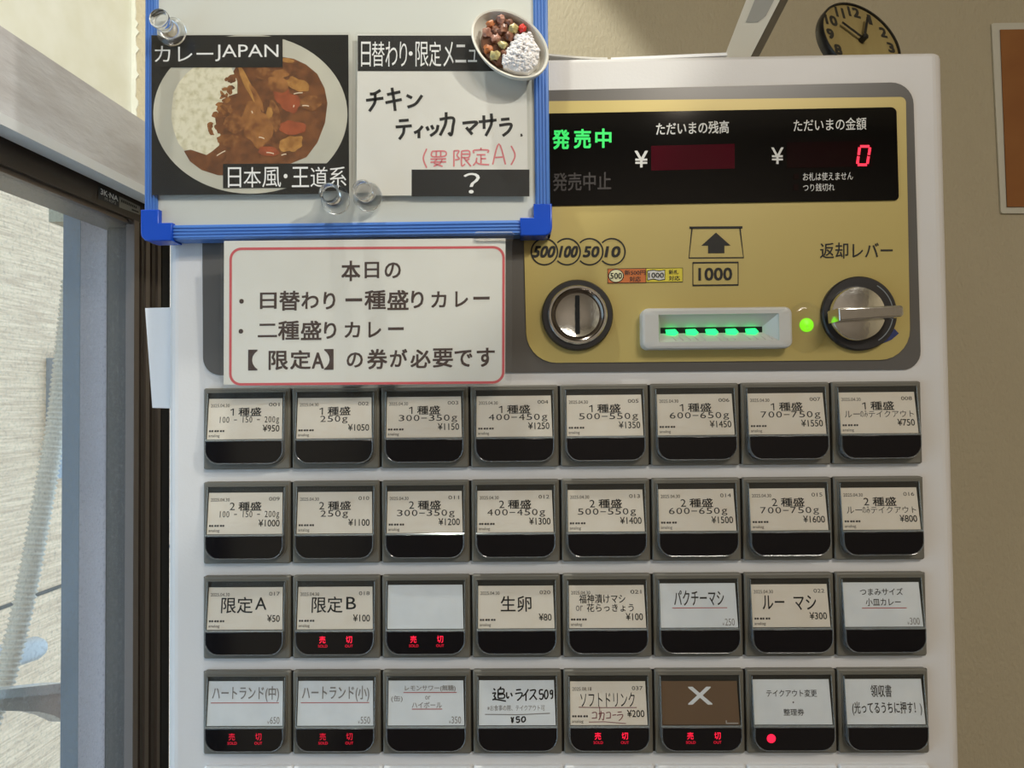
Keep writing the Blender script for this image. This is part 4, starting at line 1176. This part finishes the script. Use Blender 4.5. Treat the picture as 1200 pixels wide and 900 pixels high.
mb = MB(); p0 = cc - n_ * 0.0075 + u_ * 0.01; p1 = Vector((p0.x - 0.012, p0.y + 0.055, ZT + 0.0015)); mb.tube([p0, p1], 0.0022, 'clock_black', 8); mb.build('easel_leg', clock)

# ------------------------------------------------------------------ leaning white post, paper sheets, card at the side
yB = 0.040
zt0 = ZT + 0.0006
LEAN = Vector((0.535, 0.05, 1.0))
B_ = W(882, 62, yB); B_ = B_ - LEAN * (B_.z - zt0)
AO = Vector((-0.0178, 0.010, 0)); CO = Vector((0.0078, 0.016, 0))
def lean(p, h):                                    # the white side widens upwards
    g = 1 + 7.0 * h
    return B_ + LEAN * h + {'A': AO * g, 'B': Vector(), 'C': CO, 'D': CO + AO * g}[p]
HT = 0.13
A_, C_, D_ = 'A', 'C', 'D'
pm = MB()
base = [lean(p, 0) for p in 'ABCD']; top = [lean(p, HT) for p in 'ABCD']
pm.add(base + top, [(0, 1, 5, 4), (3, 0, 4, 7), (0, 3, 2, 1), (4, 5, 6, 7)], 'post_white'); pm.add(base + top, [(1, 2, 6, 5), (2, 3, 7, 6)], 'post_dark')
pst = pm.build('leaning_post', None, 20)
tag(pst, 'white post leaning to the right on top of the ticket machine', 'post')
q = Quad(lean('A', 0.10), lean('B', 0.10), lean('B', 0.0), lean('A', 0.0))
mb = MB(); poly(mb, q, ((0.24, 0.02), (0.86, 0.02), (0.82, 0.50), (0.66, 0.54), (0.27, 0.51)), 'post_grey', 0.0004); mb.build('inset_panel', pst)

def sheet(name, u0, u1, v0, v1, y0, dp, th, lift, label, k):
    a = W(u0, v0, y0); b = W(u1, v1, y0); n = 12; r1 = []; r2 = []
    mb = MB(); rings = []
    for i in range(n + 1):
        t = i / n; x = a.x + (b.x - a.x) * t; z = ZT + 0.0006 + lift(t)
        rings.append([(x, y0, z), (x, y0 + dp, z), (x, y0 + dp, z + th), (x, y0, z + th)])
    mb.loft(rings, k); tag(mb.build(name, None, 30), label, 'paper')

sheet('paper_sheet', 636, 712, 62, 66, 0.0075, 0.16, 0.0014, lambda t: 0.0042 * (1 - t) ** 1.5, 'curled white paper sheet lying on top of the machine beside the whiteboard', 'paper_white')
sheet('plastic_sheet', 716, 852, 64, 62, 0.0095, 0.16, 0.0022, lambda t: 0.0022 * t, 'flat white plastic sheet lying on top of the machine beside the leaning post', 'plastic_white')

ysc = 0.03
mb = MB(); pts = [W(u, v, ysc) for u, v in ((170, 361), (206, 360), (206, 479), (178.5, 478))]
pts[1].x = pts[2].x = XL + 0.0005
mb.prism([(p.x, p.z) for p in pts][::-1], ysc, ysc + 0.0012, 'plastic_white')
tag(mb.build('side_card'), 'plain white plastic card sticking out beside the left edge of the ticket machine', 'card')

# ------------------------------------------------------------------ brown board on the wall
YBW = YB - 0.003
bb = thing('notice_board', 'brown board edged with pale tape on the wall at the far right', 'board', (W(1240, 243, YBW).x, YBW, W(1240, 243, YBW).z))
fr = [W(u, v, YBW) for u, v in ((1162, 27), (1420, 24), (1428, 250), (1173, 250))]
qf = Quad(*fr); mb = MB(); slab(mb, qf, 'white_tape', 0.0025, 0.003); mb.build('pale_border', bb)
br_ = [W(u, v, YBW - 0.001) for u, v in ((1172, 35), (1408, 32), (1416, 242), (1180, 242.5))]
mb = MB(); slab(mb, Quad(*br_), 'brown_board', 0.0012, off=0.0008); mb.build('brown_panel', bb)
